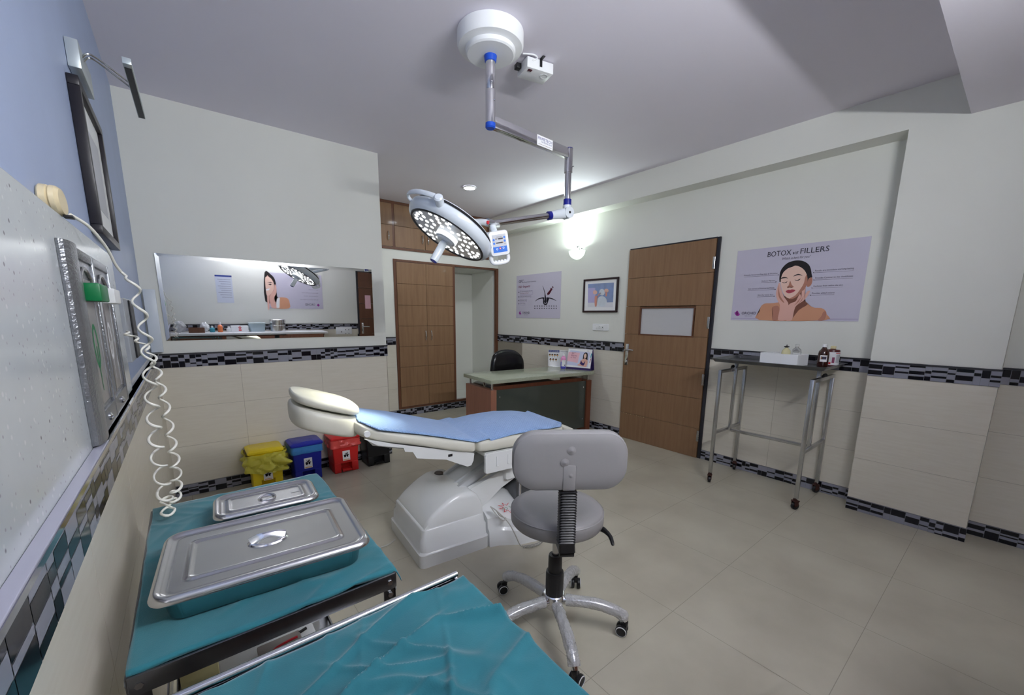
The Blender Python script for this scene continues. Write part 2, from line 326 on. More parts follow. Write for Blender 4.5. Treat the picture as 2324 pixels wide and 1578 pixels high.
# traced outlines and lettering of the prints (metres on each board)
ART = {"botox":{"size":[0.911,0.607],"polys":[["hair",1,[[0.3577,0.3275],[0.3537,0.3705],[0.3577,0.4105],[0.3757,0.4435],[0.4027,0.4685],[0.4367,0.4795],[0.4677,0.4815],[0.5027,0.4745],[0.5327,0.4575],[0.5557,0.4325],[0.5697,0.3995],[0.5777,0.3665],[0.5847,0.3405],[0.5667,0.3325],[0.5597,0.2975],[0.5407,0.2805],[0.3767,0.3145]]],["body",1,[[0.2397,0.0025],[0.2327,0.0785],[0.2417,0.1235],[0.2697,0.1435],[0.3157,0.1445],[0.3667,0.1505],[0.4097,0.1645],[0.4517,0.1395],[0.5137,0.1505],[0.5517,0.1615],[0.5897,0.1245],[0.6277,0.1035],[0.6727,0.1005],[0.6997,0.0825],[0.7117,0.0535],[0.7017,0.0055]]],["skin_dark",2,[[0.4027,0.2025],[0.4787,0.1815],[0.5437,0.2545],[0.5517,0.1615],[0.5787,0.1305],[0.5217,0.0835],[0.4677,-0.0025],[0.4197,0.0775],[0.3947,0.1525]]],["skin_mid",2,[[0.6997,0.0765],[0.7107,0.0535],[0.7007,0.0065],[0.6597,0.0055],[0.6807,0.0355],[0.6867,0.0645]]],["skin_mid",2,[[0.3257,0.1095],[0.3697,0.1215],[0.3867,0.0775],[0.3777,0.0035],[0.3407,0.0025],[0.3367,0.0585]]],["skin_light",3,[[0.4617,0.4415],[0.4387,0.4335],[0.4057,0.4215],[0.3787,0.3935],[0.3677,0.3545],[0.3687,0.3085],[0.3817,0.2615],[0.3967,0.2275],[0.4177,0.1955],[0.4467,0.1795],[0.4707,0.1775],[0.4937,0.1915],[0.5167,0.2175],[0.5397,0.2455],[0.5527,0.2775],[0.5557,0.3215],[0.5457,0.3635],[0.5247,0.4005],[0.4957,0.4265]]],["skin_mid",4,[[0.5457,0.3635],[0.5557,0.3215],[0.5527,0.2775],[0.5397,0.2455],[0.5167,0.2175],[0.4937,0.1915],[0.4707,0.1775],[0.4467,0.1795],[0.4867,0.2055],[0.5177,0.2585],[0.5337,0.2995],[0.5367,0.3405]]],["skin_mid",4,[[0.5607,0.3285],[0.5767,0.3405],[0.5867,0.3315],[0.5887,0.3015],[0.5817,0.2785],[0.5657,0.2675],[0.5547,0.2805]]],["hair",5,[[0.3657,0.3425],[0.3747,0.3545],[0.3997,0.3545],[0.4197,0.3435],[0.4037,0.3465],[0.3787,0.3455]]],["hair",5,[[0.4537,0.3565],[0.4677,0.3685],[0.4907,0.3735],[0.5187,0.3585],[0.4917,0.3645],[0.4717,0.3615]]],["hair",5,[[0.3807,0.3155],[0.3967,0.3095],[0.4157,0.3205],[0.4097,0.3095],[0.3967,0.3055],[0.3837,0.3085]]],["hair",5,[[0.4667,0.3295],[0.4857,0.3255],[0.5057,0.3365],[0.4997,0.3235],[0.4837,0.3215],[0.4717,0.3245]]],["skin_mid",5,[[0.4357,0.3225],[0.4497,0.2915],[0.4657,0.2755],[0.4587,0.2675],[0.4387,0.2715],[0.4227,0.2665],[0.4187,0.2755],[0.4287,0.2865]]],["skin_dark",6,[[0.4227,0.2745],[0.4357,0.2755],[0.4577,0.2715],[0.4527,0.2665],[0.4367,0.2695],[0.4267,0.2665]]],["lips",5,[[0.4127,0.2395],[0.4307,0.2515],[0.4437,0.2495],[0.4567,0.2535],[0.4817,0.2465],[0.4677,0.2315],[0.4467,0.2235],[0.4277,0.2255]]],["skin_dark",6,[[0.4137,0.2395],[0.4447,0.2395],[0.4807,0.2465],[0.4457,0.2365]]],["skin_pink",6,[[0.3557,0.3105],[0.3667,0.2995],[0.3757,0.2645],[0.3887,0.2335],[0.4097,0.1895],[0.4427,0.1455],[0.4417,0.1025],[0.4347,0.0715],[0.4367,0.0045],[0.3837,0.0035],[0.3847,0.0775],[0.3837,0.1275],[0.3657,0.1595],[0.3507,0.1915],[0.3437,0.2285],[0.3477,0.2725]]],["skin_mid",7,[[0.3577,0.2965],[0.3647,0.2465],[0.3817,0.1965],[0.4117,0.1525],[0.4037,0.1495],[0.3737,0.1845],[0.3597,0.2285]]],["skin_pink",7,[[0.5517,0.2635],[0.5497,0.2395],[0.5497,0.2065],[0.5647,0.2325],[0.5807,0.2375],[0.5827,0.2285],[0.5707,0.1965],[0.5537,0.1675],[0.5357,0.1495],[0.5017,0.1205],[0.4907,0.0775],[0.4827,0.0045],[0.4367,0.0045],[0.4307,0.0775],[0.4357,0.1085],[0.4567,0.1395],[0.4927,0.1565],[0.5077,0.1955],[0.5167,0.2135],[0.5237,0.2045],[0.5297,0.1915],[0.5277,0.2335],[0.5377,0.2425]]],["skin_mid",8,[[0.5497,0.2065],[0.5337,0.1585],[0.5067,0.1265],[0.5267,0.1555],[0.5437,0.1915]]],["skin_mid",8,[[0.5297,0.1915],[0.5137,0.1505],[0.4857,0.1205],[0.5037,0.1505],[0.5217,0.1805]]],["purple",1,[[0.0257,0.0645],[0.0447,0.0385],[0.0677,0.0405],[0.0727,0.0525],[0.0647,0.0625],[0.0537,0.0795],[0.0457,0.0845],[0.0357,0.0715]]],["magenta",2,[[0.0407,0.0755],[0.0487,0.0795],[0.0577,0.0555],[0.0507,0.0415],[0.0417,0.0525]]],["line",1,[[0.0047,0.0175],[0.2347,0.0175],[0.2347,0.0145],[0.0047,0.0145]]],["line",1,[[0.7107,0.0165],[0.9077,0.0175],[0.9077,0.0155],[0.7117,0.0135]]],["ink2",1,[[0.0757,0.3775],[0.3427,0.3765],[0.3427,0.3745],[0.0757,0.3755]]],["ink2",1,[[0.2207,0.3195],[0.3317,0.3205],[0.3327,0.3185],[0.2207,0.3175]]],["ink2",1,[[0.1167,0.2585],[0.3337,0.2585],[0.3337,0.2565],[0.1167,0.2565]]],["ink2",1,[[0.1987,0.2015],[0.3317,0.2025],[0.3317,0.2005],[0.1987,0.1995]]],["ink2",1,[[0.5897,0.3765],[0.8387,0.3725],[0.8387,0.3715],[0.5897,0.3745]]],["ink2",1,[[0.5977,0.3195],[0.8387,0.3185],[0.8397,0.3175],[0.5987,0.3175]]],["ink2",1,[[0.5927,0.2575],[0.7887,0.2565],[0.7887,0.2555],[0.5927,0.2565]]],["ink2",1,[[0.5887,0.2015],[0.7417,0.2025],[0.7427,0.2005],[0.5887,0.2005]]],["ink",2,[[0.3467,0.3765],[0.3457,0.3735],[0.3437,0.3725],[0.3417,0.3735],[0.3397,0.3765],[0.3407,0.3795],[0.3427,0.3805],[0.3457,0.3785]]],["ink",2,[[0.3357,0.3205],[0.3347,0.3175],[0.3327,0.3165],[0.3297,0.3175],[0.3287,0.3205],[0.3297,0.3235],[0.3317,0.3245],[0.3347,0.3225]]],["ink",2,[[0.3367,0.2585],[0.3357,0.2555],[0.3337,0.2545],[0.3317,0.2565],[0.3297,0.2585],[0.3307,0.2615],[0.3327,0.2625],[0.3357,0.2615]]],["ink",2,[[0.3347,0.2025],[0.3347,0.1995],[0.3317,0.1985],[0.3297,0.1995],[0.3277,0.2025],[0.3287,0.2055],[0.3317,0.2065],[0.3337,0.2055]]],["ink",2,[[0.5927,0.3765],[0.5917,0.3735],[0.5897,0.3725],[0.5877,0.3745],[0.5867,0.3765],[0.5867,0.3795],[0.5887,0.3795],[0.5917,0.3785]]],["ink",2,[[0.6007,0.3195],[0.6007,0.3165],[0.5987,0.3155],[0.5967,0.3175],[0.5947,0.3195],[0.5957,0.3225],[0.5977,0.3225],[0.5997,0.3215]]],["ink",2,[[0.5957,0.2575],[0.5947,0.2555],[0.5927,0.2545],[0.5907,0.2555],[0.5897,0.2575],[0.5897,0.2605],[0.5917,0.2615],[0.5937,0.2605]]],["ink",2,[[0.5917,0.2015],[0.5917,0.1995],[0.5897,0.1985],[0.5867,0.1995],[0.5857,0.2025],[0.5867,0.2045],[0.5887,0.2055],[0.5907,0.2045]]]],"text":[["BOTOX",0.2457,0.5295,0.173,0.042,"ink",0],["vs",0.4307,0.5325,0.038,0.028,"ink",0.3],["FILLERS",0.4817,0.5315,0.189,0.04,"ink",0],["Which is best for you?",0.3607,0.4955,0.193,0.019,"ink2",0.3],["Smooths Unwanted Fine lines & Wrinkles",0.0747,0.3855,0.262,0.011,"ink2",0],["Reduces Migraine",0.2227,0.3285,0.103,0.01,"ink2",0],["Can correct a Downturned Smile",0.1207,0.2665,0.206,0.012,"ink2",0],["Slim the lower face",0.2027,0.2105,0.122,0.011,"ink2",0],["Results are immediate and long lasting",0.5987,0.3845,0.239,0.012,"ink2",0],["Provides Contour to the cheekbones",0.6057,0.3285,0.234,0.012,"ink2",0],["Hydrates from within the skin",0.6017,0.2665,0.186,0.011,"ink2",0],["Provides added volume",0.5987,0.2115,0.144,0.011,"ink2",0],["ORCHID",0.0887,0.0505,0.118,0.023,"ink2",0],["SKIN CLINIC",0.1157,0.0345,0.062,0.006,"ink2",0]]},"gfc":{"size":[0.922,0.611],"polys":[["ink",1,[[0.5668,0.4433],[0.5888,0.4153],[0.6168,0.3613],[0.6358,0.3083],[0.6488,0.2653],[0.6558,0.2333],[0.6468,0.2103],[0.6318,0.2053],[0.6138,0.2133],[0.6088,0.2353],[0.6158,0.2663],[0.6168,0.3083],[0.6028,0.3673]]],["ink",1,[[0.4148,0.2313],[0.4698,0.2653],[0.5338,0.2803],[0.6018,0.2853],[0.6058,0.2613],[0.5988,0.2403],[0.6018,0.2193],[0.6158,0.2003],[0.6338,0.1943],[0.6518,0.2003],[0.6658,0.2203],[0.6658,0.2383],[0.6548,0.2603],[0.6558,0.2823],[0.7218,0.2763],[0.7898,0.2593],[0.8508,0.2283],[0.7868,0.2483],[0.7218,0.2623],[0.6778,0.2643],[0.6818,0.2383],[0.6808,0.2123],[0.6678,0.1883],[0.6348,0.1773],[0.6008,0.1903],[0.5858,0.2143],[0.5848,0.2403],[0.5888,0.2663],[0.5348,0.2663],[0.4788,0.2563]]],["maroon",1,[[0.6558,0.3043],[0.6698,0.3253],[0.6678,0.3383],[0.7248,0.3873],[0.7318,0.4083],[0.7508,0.3973],[0.7648,0.3863],[0.7548,0.3733],[0.7088,0.3213],[0.6898,0.3143],[0.6748,0.3173]]],["maroon",1,[[0.7478,0.3983],[0.7708,0.4143],[0.7608,0.4273],[0.7668,0.4293],[0.7858,0.4083],[0.7798,0.4053],[0.7738,0.4103],[0.7538,0.3943]]],["purple",1,[[0.0648,0.0763],[0.0768,0.0553],[0.0958,0.0483],[0.1128,0.0583],[0.1168,0.0673],[0.1008,0.0763],[0.0958,0.0963],[0.0848,0.1013],[0.0798,0.0863]]],["ink",1,[[0.4048,0.1733],[0.4288,0.1733],[0.4288,0.1633],[0.4058,0.1633]]],["ink",1,[[0.4558,0.1733],[0.4788,0.1723],[0.4788,0.1623],[0.4558,0.1633]]],["ink",1,[[0.5058,0.1723],[0.5278,0.1713],[0.5288,0.1623],[0.5058,0.1623]]],["ink",1,[[0.5548,0.1713],[0.5768,0.1713],[0.5768,0.1613],[0.5548,0.1613]]],["ink",1,[[0.6028,0.1703],[0.6248,0.1703],[0.6258,0.1603],[0.6038,0.1613]]],["ink",1,[[0.6508,0.1703],[0.6728,0.1693],[0.6728,0.1603],[0.6508,0.1603]]],["ink",1,[[0.6978,0.1693],[0.7198,0.1693],[0.7198,0.1593],[0.6988,0.1603]]],["ink",1,[[0.7448,0.1683],[0.7658,0.1683],[0.7668,0.1593],[0.7448,0.1593]]],["ink",1,[[0.7908,0.1683],[0.8118,0.1673],[0.8118,0.1583],[0.7908,0.1583]]],["ink",1,[[0.8368,0.1673],[0.8568,0.1673],[0.8578,0.1573],[0.8368,0.1583]]],["ink",1,[[0.4058,0.1423],[0.4298,0.1423],[0.4298,0.1323],[0.4068,0.1323]]],["ink",1,[[0.4568,0.1423],[0.4798,0.1413],[0.4798,0.1323],[0.4568,0.1323]]],["ink",1,[[0.5068,0.1413],[0.5288,0.1413],[0.5298,0.1313],[0.5068,0.1313]]],["ink",1,[[0.5558,0.1403],[0.5778,0.1403],[0.5778,0.1313],[0.5558,0.1313]]],["ink",1,[[0.6038,0.1403],[0.6258,0.1403],[0.6268,0.1303],[0.6048,0.1303]]],["ink",1,[[0.6518,0.1393],[0.6738,0.1393],[0.6738,0.1303],[0.6528,0.1303]]],["ink",1,[[0.6998,0.1393],[0.7208,0.1393],[0.7208,0.1293],[0.6998,0.1303]]],["ink",1,[[0.7458,0.1393],[0.7668,0.1383],[0.7678,0.1293],[0.7468,0.1293]]],["ink",1,[[0.7918,0.1383],[0.8128,0.1383],[0.8138,0.1283],[0.7928,0.1293]]],["ink",1,[[0.8378,0.1383],[0.8578,0.1373],[0.8588,0.1283],[0.8378,0.1283]]],["line",1,[[0.0898,0.4023],[0.3668,0.3883],[0.3678,0.3863],[0.0898,0.4003]]],["line",1,[[0.0908,0.3433],[0.3688,0.3333],[0.3688,0.3313],[0.0908,0.3403]]],["line",1,[[0.3638,0.3883],[0.3668,0.3883],[0.3688,0.3333],[0.3658,0.3333]]],["line",1,[[0.0898,0.4023],[0.0938,0.4023],[0.0948,0.3433],[0.0908,0.3433]]],["line",1,[[0.0918,0.3293],[0.3318,0.3193],[0.3318,0.3173],[0.0918,0.3263]]],["line",1,[[0.0918,0.2933],[0.3318,0.2863],[0.3328,0.2843],[0.0918,0.2913]]],["line",1,[[0.3278,0.3183],[0.3318,0.3183],[0.3318,0.2863],[0.3288,0.2863]]],["line",1,[[0.0918,0.3293],[0.0948,0.3283],[0.0958,0.2933],[0.0918,0.2933]]],["line",1,[[0.0928,0.2723],[0.2428,0.2663],[0.2428,0.2643],[0.0928,0.2703]]],["line",1,[[0.0928,0.2403],[0.2438,0.2363],[0.2438,0.2343],[0.0928,0.2373]]],["line",1,[[0.2398,0.2663],[0.2428,0.2663],[0.2438,0.2363],[0.2398,0.2363]]],["line",1,[[0.0928,0.2723],[0.0958,0.2723],[0.0968,0.2403],[0.0928,0.2403]]],["line",1,[[0.0938,0.2243],[0.2048,0.2203],[0.2048,0.2183],[0.0938,0.2223]]],["line",1,[[0.0948,0.1873],[0.2058,0.1853],[0.2058,0.1833],[0.0948,0.1853]]],["line",1,[[0.2018,0.2193],[0.2048,0.2193],[0.2058,0.1853],[0.2018,0.1853]]],["line",1,[[0.0938,0.2243],[0.0968,0.2243],[0.0978,0.1873],[0.0948,0.1873]]],["ink2",1,[[0.0498,0.3803],[0.0658,0.3793],[0.0668,0.3643],[0.0498,0.3653]]],["ink2",1,[[0.0508,0.3153],[0.0678,0.3143],[0.0678,0.2993],[0.0508,0.2993]]],["ink2",1,[[0.0518,0.2613],[0.0688,0.2603],[0.0688,0.2453],[0.0528,0.2453]]],["ink2",1,[[0.0528,0.2153],[0.0698,0.2143],[0.0698,0.1993],[0.0528,0.1993]]]],"text":[["GFC",0.0558,0.5063,0.107,0.042,"ink2",0],["(Growth Factor Concentrate)",0.1778,0.5063,0.254,0.013,"ink2",0],["Hair Impacts",0.0488,0.4363,0.263,0.034,"maroon2",0.3],["To regrow and thicken Hair with",0.0998,0.3773,0.255,0.01,"ink2",0],["advantages of Repair",0.0998,0.3533,0.184,0.009,"maroon2",0],["Helps with hair Reduction",0.1008,0.3043,0.223,0.01,"ink2",0],["Stimulate Hair",0.1018,0.2513,0.135,0.01,"ink2",0],["Hair repair",0.1028,0.2023,0.098,0.01,"ink2",0],["ORCHID",0.1468,0.0603,0.162,0.031,"ink2",0],["SKIN CLINIC",0.1828,0.0403,0.087,0.008,"ink2",0]]},"snow":{"size":[0.52,0.399],"polys":[["sky",1,[[0.0657,0.3422],[0.4527,0.3382],[0.4557,0.1152],[0.0747,0.1172]]],["snow",1,[[0.0747,0.1172],[0.4557,0.1152],[0.4537,0.0582],[0.0747,0.0632]]],["sky2",2,[[0.0687,0.2942],[0.1807,0.2922],[0.1987,0.1172],[0.0747,0.1172]]],["snowball",3,[[0.3647,0.1282],[0.3607,0.1052],[0.3457,0.0852],[0.3227,0.0722],[0.2957,0.0682],[0.2667,0.0732],[0.2417,0.0872],[0.2237,0.1072],[0.2167,0.1312],[0.2207,0.1542],[0.2367,0.1742],[0.2597,0.1862],[0.2877,0.1902],[0.3157,0.1852],[0.3407,0.1712],[0.3577,0.1512]]],["snowball",3,[[0.3297,0.2352],[0.3277,0.2212],[0.3197,0.2092],[0.3057,0.2012],[0.2897,0.1992],[0.2737,0.2022],[0.2587,0.2112],[0.2487,0.2242],[0.2447,0.2382],[0.2477,0.2522],[0.2557,0.2642],[0.2697,0.2722],[0.2857,0.2742],[0.3017,0.2702],[0.3157,0.2622],[0.3257,0.2492]]],["orange",3,[[0.1797,0.1942],[0.2127,0.1952],[0.2567,0.2302],[0.2687,0.2222],[0.2167,0.1762],[0.2157,0.0802],[0.1867,0.0792]]],["peach",3,[[0.2137,0.2372],[0.2117,0.2282],[0.2047,0.2202],[0.1947,0.2152],[0.1827,0.2142],[0.1707,0.2162],[0.1597,0.2222],[0.1517,0.2302],[0.1487,0.2402],[0.1507,0.2492],[0.1577,0.2572],[0.1677,0.2622],[0.1797,0.2632],[0.1927,0.2612],[0.2027,0.2552],[0.2107,0.2472]]],["peach",3,[[0.3837,0.2502],[0.3817,0.2422],[0.3757,0.2352],[0.3647,0.2312],[0.3527,0.2302],[0.3397,0.2322],[0.3287,0.2372],[0.3207,0.2442],[0.3177,0.2532],[0.3197,0.2612],[0.3267,0.2682],[0.3367,0.2722],[0.3497,0.2732],[0.3627,0.2712],[0.3737,0.2662],[0.3807,0.2582]]],["orange",3,[[0.3377,0.2382],[0.3657,0.2372],[0.3607,0.1882],[0.3417,0.1862]]]],"text":[]}}
# ================================================================== THE SETTING
def struct(name, bm, m, parent=None, smooth=0):
    o = obj(name, bm, m, parent, smooth=smooth)
    if parent is None: o['kind'] = 'structure'
    return o
# floor: 60 cm tiles over a grout bed
b = BM(); box(b, (-0.3, -4.6, -0.12), (4.6, 2.3, -0.0015), mi=1)
fx0, fy0 = 1.9259-0.6*4, -3.0015-0.6*3
for i in range(9):
    for j in range(12):
        x = fx0+0.6*i; y = fy0+0.6*j
        x0, x1 = max(x+0.0012, -0.2), min(x+0.5988, 4.5); y0, y1 = max(y+0.0012, -4.5), min(y+0.5988, 2.2)
        if x1 > x0 and y1 > y0:
            f = b.faces.new([b.verts.new(p) for p in ((x0, y0, 0), (x1, y0, 0), (x1, y1, 0), (x0, y1, 0))]); f.material_index = 0
struct('floor', b, [M_FLOOR, M_GROUT])
b = BM(); box(b, (-0.3, YB, H), (4.6, 2.3, H+0.2)); struct('ceiling', b, M_CEIL)
b = BM(); box(b, (-0.3, -4.6, H2), (4.6, YB, H+0.2)); struct('ceiling_lowered', b, M_CEIL)
b = BM(); box(b, (-0.25, -4.55, 0), (0, 0.05, H)); wl = struct('wall_left', b, M_BLUE)
b = BM(); box(b, (-0.25, 0, 0), (XM, 1.52, H)); wf = struct('wall_far', b, M_WALL)
# wall with the wardrobe: pieces around the open alcove
AX0, AX1, AYB, AZ0, AZ1 = 3.39, 4.135, 2.10, 0.125, 2.095
b = BM()
box(b, (XM, YC, 0), (2.455, YC+0.1, H)); box(b, (2.455, YC, 2.12), (WD, YC+0.1, H)); box(b, (2.455, YC, 0), (WD, YC+0.1, 0.10))

box(b, (AX0-0.06, AYB, 0), (4.3, AYB+0.1, H)); box(b, (AX0-0.08, YC+0.1, 0), (AX0-0.01, AYB, H)); box(b, (AX1, YC+0.1, 0), (4.3, AYB, H))
box(b, (AX0-0.01, YC+0.1, AZ1), (AX1, AYB, AZ1+0.1)); box(b, (AX0-0.01, YC+0.1, 0), (AX1, AYB, AZ0))
struct('wall_alcove', b, M_WALL)
b = BM(); box(b, (WD, -4.55, 0), (4.45, YC+0.05, H)); wr_ = struct('wall_right', b, M_WALL)
b = BM(); box(b, (WB, P1, 2.594), (WD+0.05, YC, H)); struct('trim_1', b, M_WALL)
b = BM(); box(b, (WB, P0, 0), (WD+0.05, P1, H)); struct('wall_pillar', b, M_WALL)
b = BM(); box(b, (-0.2, YBACK-0.15, 0), (4.4, YBACK, H)); struct('wall_back', b, M_WALL)
# tile cladding and mosaic bands
def frame2(p0, p1):
    p0 = Vector((p0[0], p0[1], 0)); p1 = Vector((p1[0], p1[1], 0)); x = (p1-p0).normalized(); n = Vector((x.y, -x.x, 0))
    return Matrix(((x.x, n.x, 0, p0.x), (x.y, n.y, 0, p0.y), (0, 0, 1, 0), (0, 0, 0, 1))), (p1-p0).length   # local x along, y outward, z up
def cladding(name, p0, p1, off=0.0, z0=ZS, z1=ZB, th=0.008, w=0.605):
    M, L = frame2(p0, p1); b = BM()
    n0 = len(b.verts); box(b, (0, 0, z0), (L, th-0.002, z1), mi=1)
    rows = 3; hh = (z1-z0)/rows
    for r in range(rows):
        x = -w+off
        while x < L:
            a = max(x+0.001, 0); c = min(x+w-0.001, L)
            if c-a > 0.01: box(b, (a, th-0.003, z0+r*hh+0.001), (c, th, z0+(r+1)*hh-0.001), 0)
            x += w
    bmesh.ops.transform(b, matrix=M, verts=b.verts)
    return struct(name, b, [M_TILE, M_GROUT])
def mosaic(name, p0, p1, z0, z1, edge=True, th=0.012, seed=1, em=None):
    M, L = frame2(p0, p1); b = BM(); rnd = random.Random(seed)
    box(b, (0, 0, z0), (L, th, z1), mi=0)
    top = z1-0.011 if edge else z1-0.002
    x = 0.0; Hh = top-z0-0.002
    while x < L-0.004:
        w = rnd.choice((0.070, 0.036, 0.075, 0.045, 0.030, 0.062)); x1 = min(x+w, L)
        if rnd.random() < 0.22: hs = [0.5, 0.5]
        else:
            n = rnd.choice((3, 4, 5)); hs = [rnd.choice((0.9, 1.7, 2.6)) for _ in range(n)]
        s = sum(hs); z = z0+0.001; dark = rnd.random() < 0.5
        for h in hs:
            h = h/s*Hh
            q = [(x+0.0012, th+0.0012, z+0.0009), (x1-0.0012, th+0.0012, z+0.0009), (x1-0.0012, th+0.0012, z+h-0.0009), (x+0.0012, th+0.0012, z+h-0.0009)]
            f = b.faces.new([b.verts.new(p) for p in q]); f.material_index = 1 if dark else 2
            dark = not dark; z += h
        x = x1
    if edge:
        box(b, (0, 0, z1-0.010), (L, th+0.006, z1), 0.0, mi=3)
    bmesh.ops.transform(b, matrix=M, verts=b.verts)
    return struct(name, b, [M_GROUTD, M_MDARK, M_MGREY, em or M_EDGE])
# left wall dado (stands out 3.5 cm), far wall, wardrobe wall, right wall, pillar, back wall
b = BM(); box(b, (0.0, YBACK, 0), (XL-0.008, -0.001, ZT-0.012)); struct('wall_left_dado', b, M_TILE)
LX = XL-0.008
cladding('tile_cladding_left', (LX, YBACK+0.001), (LX, 0-0.001), off=0.35)
mosaic('trim_2', (LX, YBACK+0.001), (LX, -0.001), ZB, ZT, True, 0.020, 3, em=M_CHROME)
mosaic('baseboard_left', (LX, YBACK+0.001), (LX, -0.001), 0.0, ZS, False, 0.012, 4)
cladding('tile_cladding_far', (XL, 0), (XM, 0), off=0.50)
mosaic('trim_3', (XL, 0), (XM+0.006, 0), ZB, ZT, True, 0.012, 5)
mosaic('baseboard_far', (XL, 0), (XM+0.006, 0), 0, ZS, False, 0.012, 6)
cladding('tile_cladding_wardrobe', (XM, YC), (2.44, YC), off=0.55)
mosaic('trim_4', (XM, YC), (2.44, YC), ZB, ZT, True, 0.012, 7)
mosaic('baseboard_wardrobe', (XM, YC), (WD, YC), 0, ZS, False, 0.012, 8)
DY0, DY1 = -1.04, -2.011
cladding('tile_cladding_right', (WD, YC), (WD, DY0+0.002), off=YC-0.183)
cladding('tile_cladding_right_near', (WD, DY1-0.002), (WD, P1), off=0.585)
mosaic('trim_5', (WD, YC), (WD, DY0+0.002), ZB, ZT, True, 0.012, 9)
mosaic('trim_6', (WD, DY1-0.002), (WD, P1), ZB, ZT, True, 0.012, 10)
mosaic('baseboard_right', (WD, YC), (WD, DY0+0.002), 0, ZS, False, 0.012, 11)
mosaic('baseboard_right_near', (WD, DY1-0.002), (WD, P1), 0, ZS, False, 0.012, 12)
cladding('tile_cladding_pillar', (WB, P1), (WB, P0), off=0.6, w=0.62)
mosaic('trim_7', (WB, P1+0.001), (WB, P0-0.006), ZB, ZT, True, 0.012, 13)
mosaic('baseboard_pillar', (WB, P1+0.001), (WB, P0-0.006), 0, ZS, False, 0.012, 14)
cladding('tile_cladding_niche', (W2, P0), (W2, YBACK), off=0.3)
mosaic('trim_8', (W2, P0-0.001), (W2, YBACK+0.001), ZB, ZT, True, 0.012, 15)
mosaic('baseboard_niche', (W2, P0-0.001), (W2, YBACK+0.001), 0, ZS, False, 0.012, 16)
cladding('tile_cladding_back', (2.93, YBACK), (0.03, YBACK), off=0.2)
mosaic('trim_9', (2.93, YBACK), (0.03, YBACK), ZB, ZT, True, 0.012, 17)
mosaic('baseboard_back', (2.93, YBACK), (0.03, YBACK), 0, ZS, False, 0.012, 18)

# ------------------------------------------------------------------ door in the right wall
def seams_panel(bm, x0, x1, z0, z1, n, th, gap=0.0025, y=0.0):
    """n stacked veneer panels with dark grooves: local x across, -y outward"""
    h = (z1-z0)/n
    for k in range(n): box(bm, (x0, y-th, z0+k*h+gap/2), (x1, y, z0+(k+1)*h-gap/2), 0.0008, 1)
d1 = thing('door_1', 'brown veneer door with a frosted glass pane, beside the portrait poster', 'door', (WD, DY0, 0), -pi/2); d1['kind'] = 'structure'
LW = 0.938
b = BM(); fo = [(-0.004, 0), (-0.004, 2.13), (0.971, 2.13), (0.971, 0)]
box(b, (LW+0.004, -0.022, 0), (0.971, -0.0005, 2.13), 0.002); box(b, (0.0, -0.022, 2.121), (LW+0.004, -0.0005, 2.132), 0.001)
obj('door_frame', b, M_DFRAME, d1, smooth=0)
b = BM(); z_ = 0.3027; ph = 2.119/7
gx0, gx1, gz0, gz1 = 0.193, 0.781, 1.217, 1.490
for k in range(7):
    za, zb = k*ph+0.0015, (k+1)*ph-0.0015
    if k == 4:
        box(b, (0, -0.032, za), (gx0-0.018, -0.004, zb)); box(b, (gx1+0.018, -0.032, za), (LW, -0.004, zb))
        box(b, (gx0-0.018, -0.032, za), (gx1+0.018, -0.004, gz0-0.01)) if gz0-0.01 > za else None
    else: box(b, (0, -0.032, za), (LW, -0.004, zb), 0.0008, 1)
box(b, (0.004, -0.004, 0.004), (LW-0.004, -0.001, 2.115))
leaf = obj('door_leaf', b, M_WOOD, d1, smooth=0)
b = BM()
for lo, hi in (((gx0-0.018, -0.034, gz1), (gx1+0.018, -0.012, gz1+0.014)), ((gx0-0.018, -0.034, gz0-0.014), (gx1+0.018, -0.012, gz0)), ((gx0-0.018, -0.034, gz0), (gx0, -0.012, gz1)), ((gx1, -0.034, gz0), (gx1+0.01, -0.012, gz1))): box(b, lo, hi)
obj('pane_surround', b, M_WOODD, d1, smooth=0)
b = BM(); box(b, (gx0, -0.020, gz0), (gx1, -0.014, gz1)); obj('glass_pane', b, M_FROST, d1, smooth=0)
for hz in (1.90, 1.35, 0.80, 0.23):
    b = BM(); box(b, (LW-0.014, -0.038, hz-0.055), (LW+0.006, -0.030, hz+0.055), 0.001)
    for q in range(5): cyl(b, (LW+0.004, -0.037, hz-0.055+q*0.022), (LW+0.004, -0.037, hz-0.036+q*0.022), 0.005, 10)
    obj('hinge', b, M_STEEL, d1)
b = BM(); box(b, (0.022, -0.040, 0.86), (0.066, -0.032, 1.10), 0.004, 2); hp = obj('handle_plate', b, M_CHROME, d1)
b = BM(); cyl(b, (0.044, -0.04, 1.035), (0.044, -0.085, 1.035), 0.009); tube(b, spline([(0.044, -0.085, 1.035), (0.07, -0.09, 1.036), (0.12, -0.085, 1.038), (0.155, -0.078, 1.034)], 4), [0.009]*13, 8); obj('lever', b, M_CHROME, hp)
b = BM(); cyl(b, (0.044, -0.04, 0.90), (0.044, -0.048, 0.90), 0.011); obj('lock_cylinder', b, M_CHROME, hp)
# chipped edge in the lowest groove
b = BM(); rnd = random.Random(3)
for k in range(9):
    x = 0.05+k*0.032+rnd.uniform(-0.008, 0.008); w = rnd.uniform(0.004, 0.012)
    f = b.faces.new([b.verts.new(p) for p in ((x, -0.0326, ph-0.002), (x+w, -0.0326, ph-0.004), (x+w*0.8, -0.0326, ph-0.009), (x+w*0.2, -0.0326, ph-0.007))])
obj('chipped_edge', b, M_PAPERC, leaf, smooth=0)

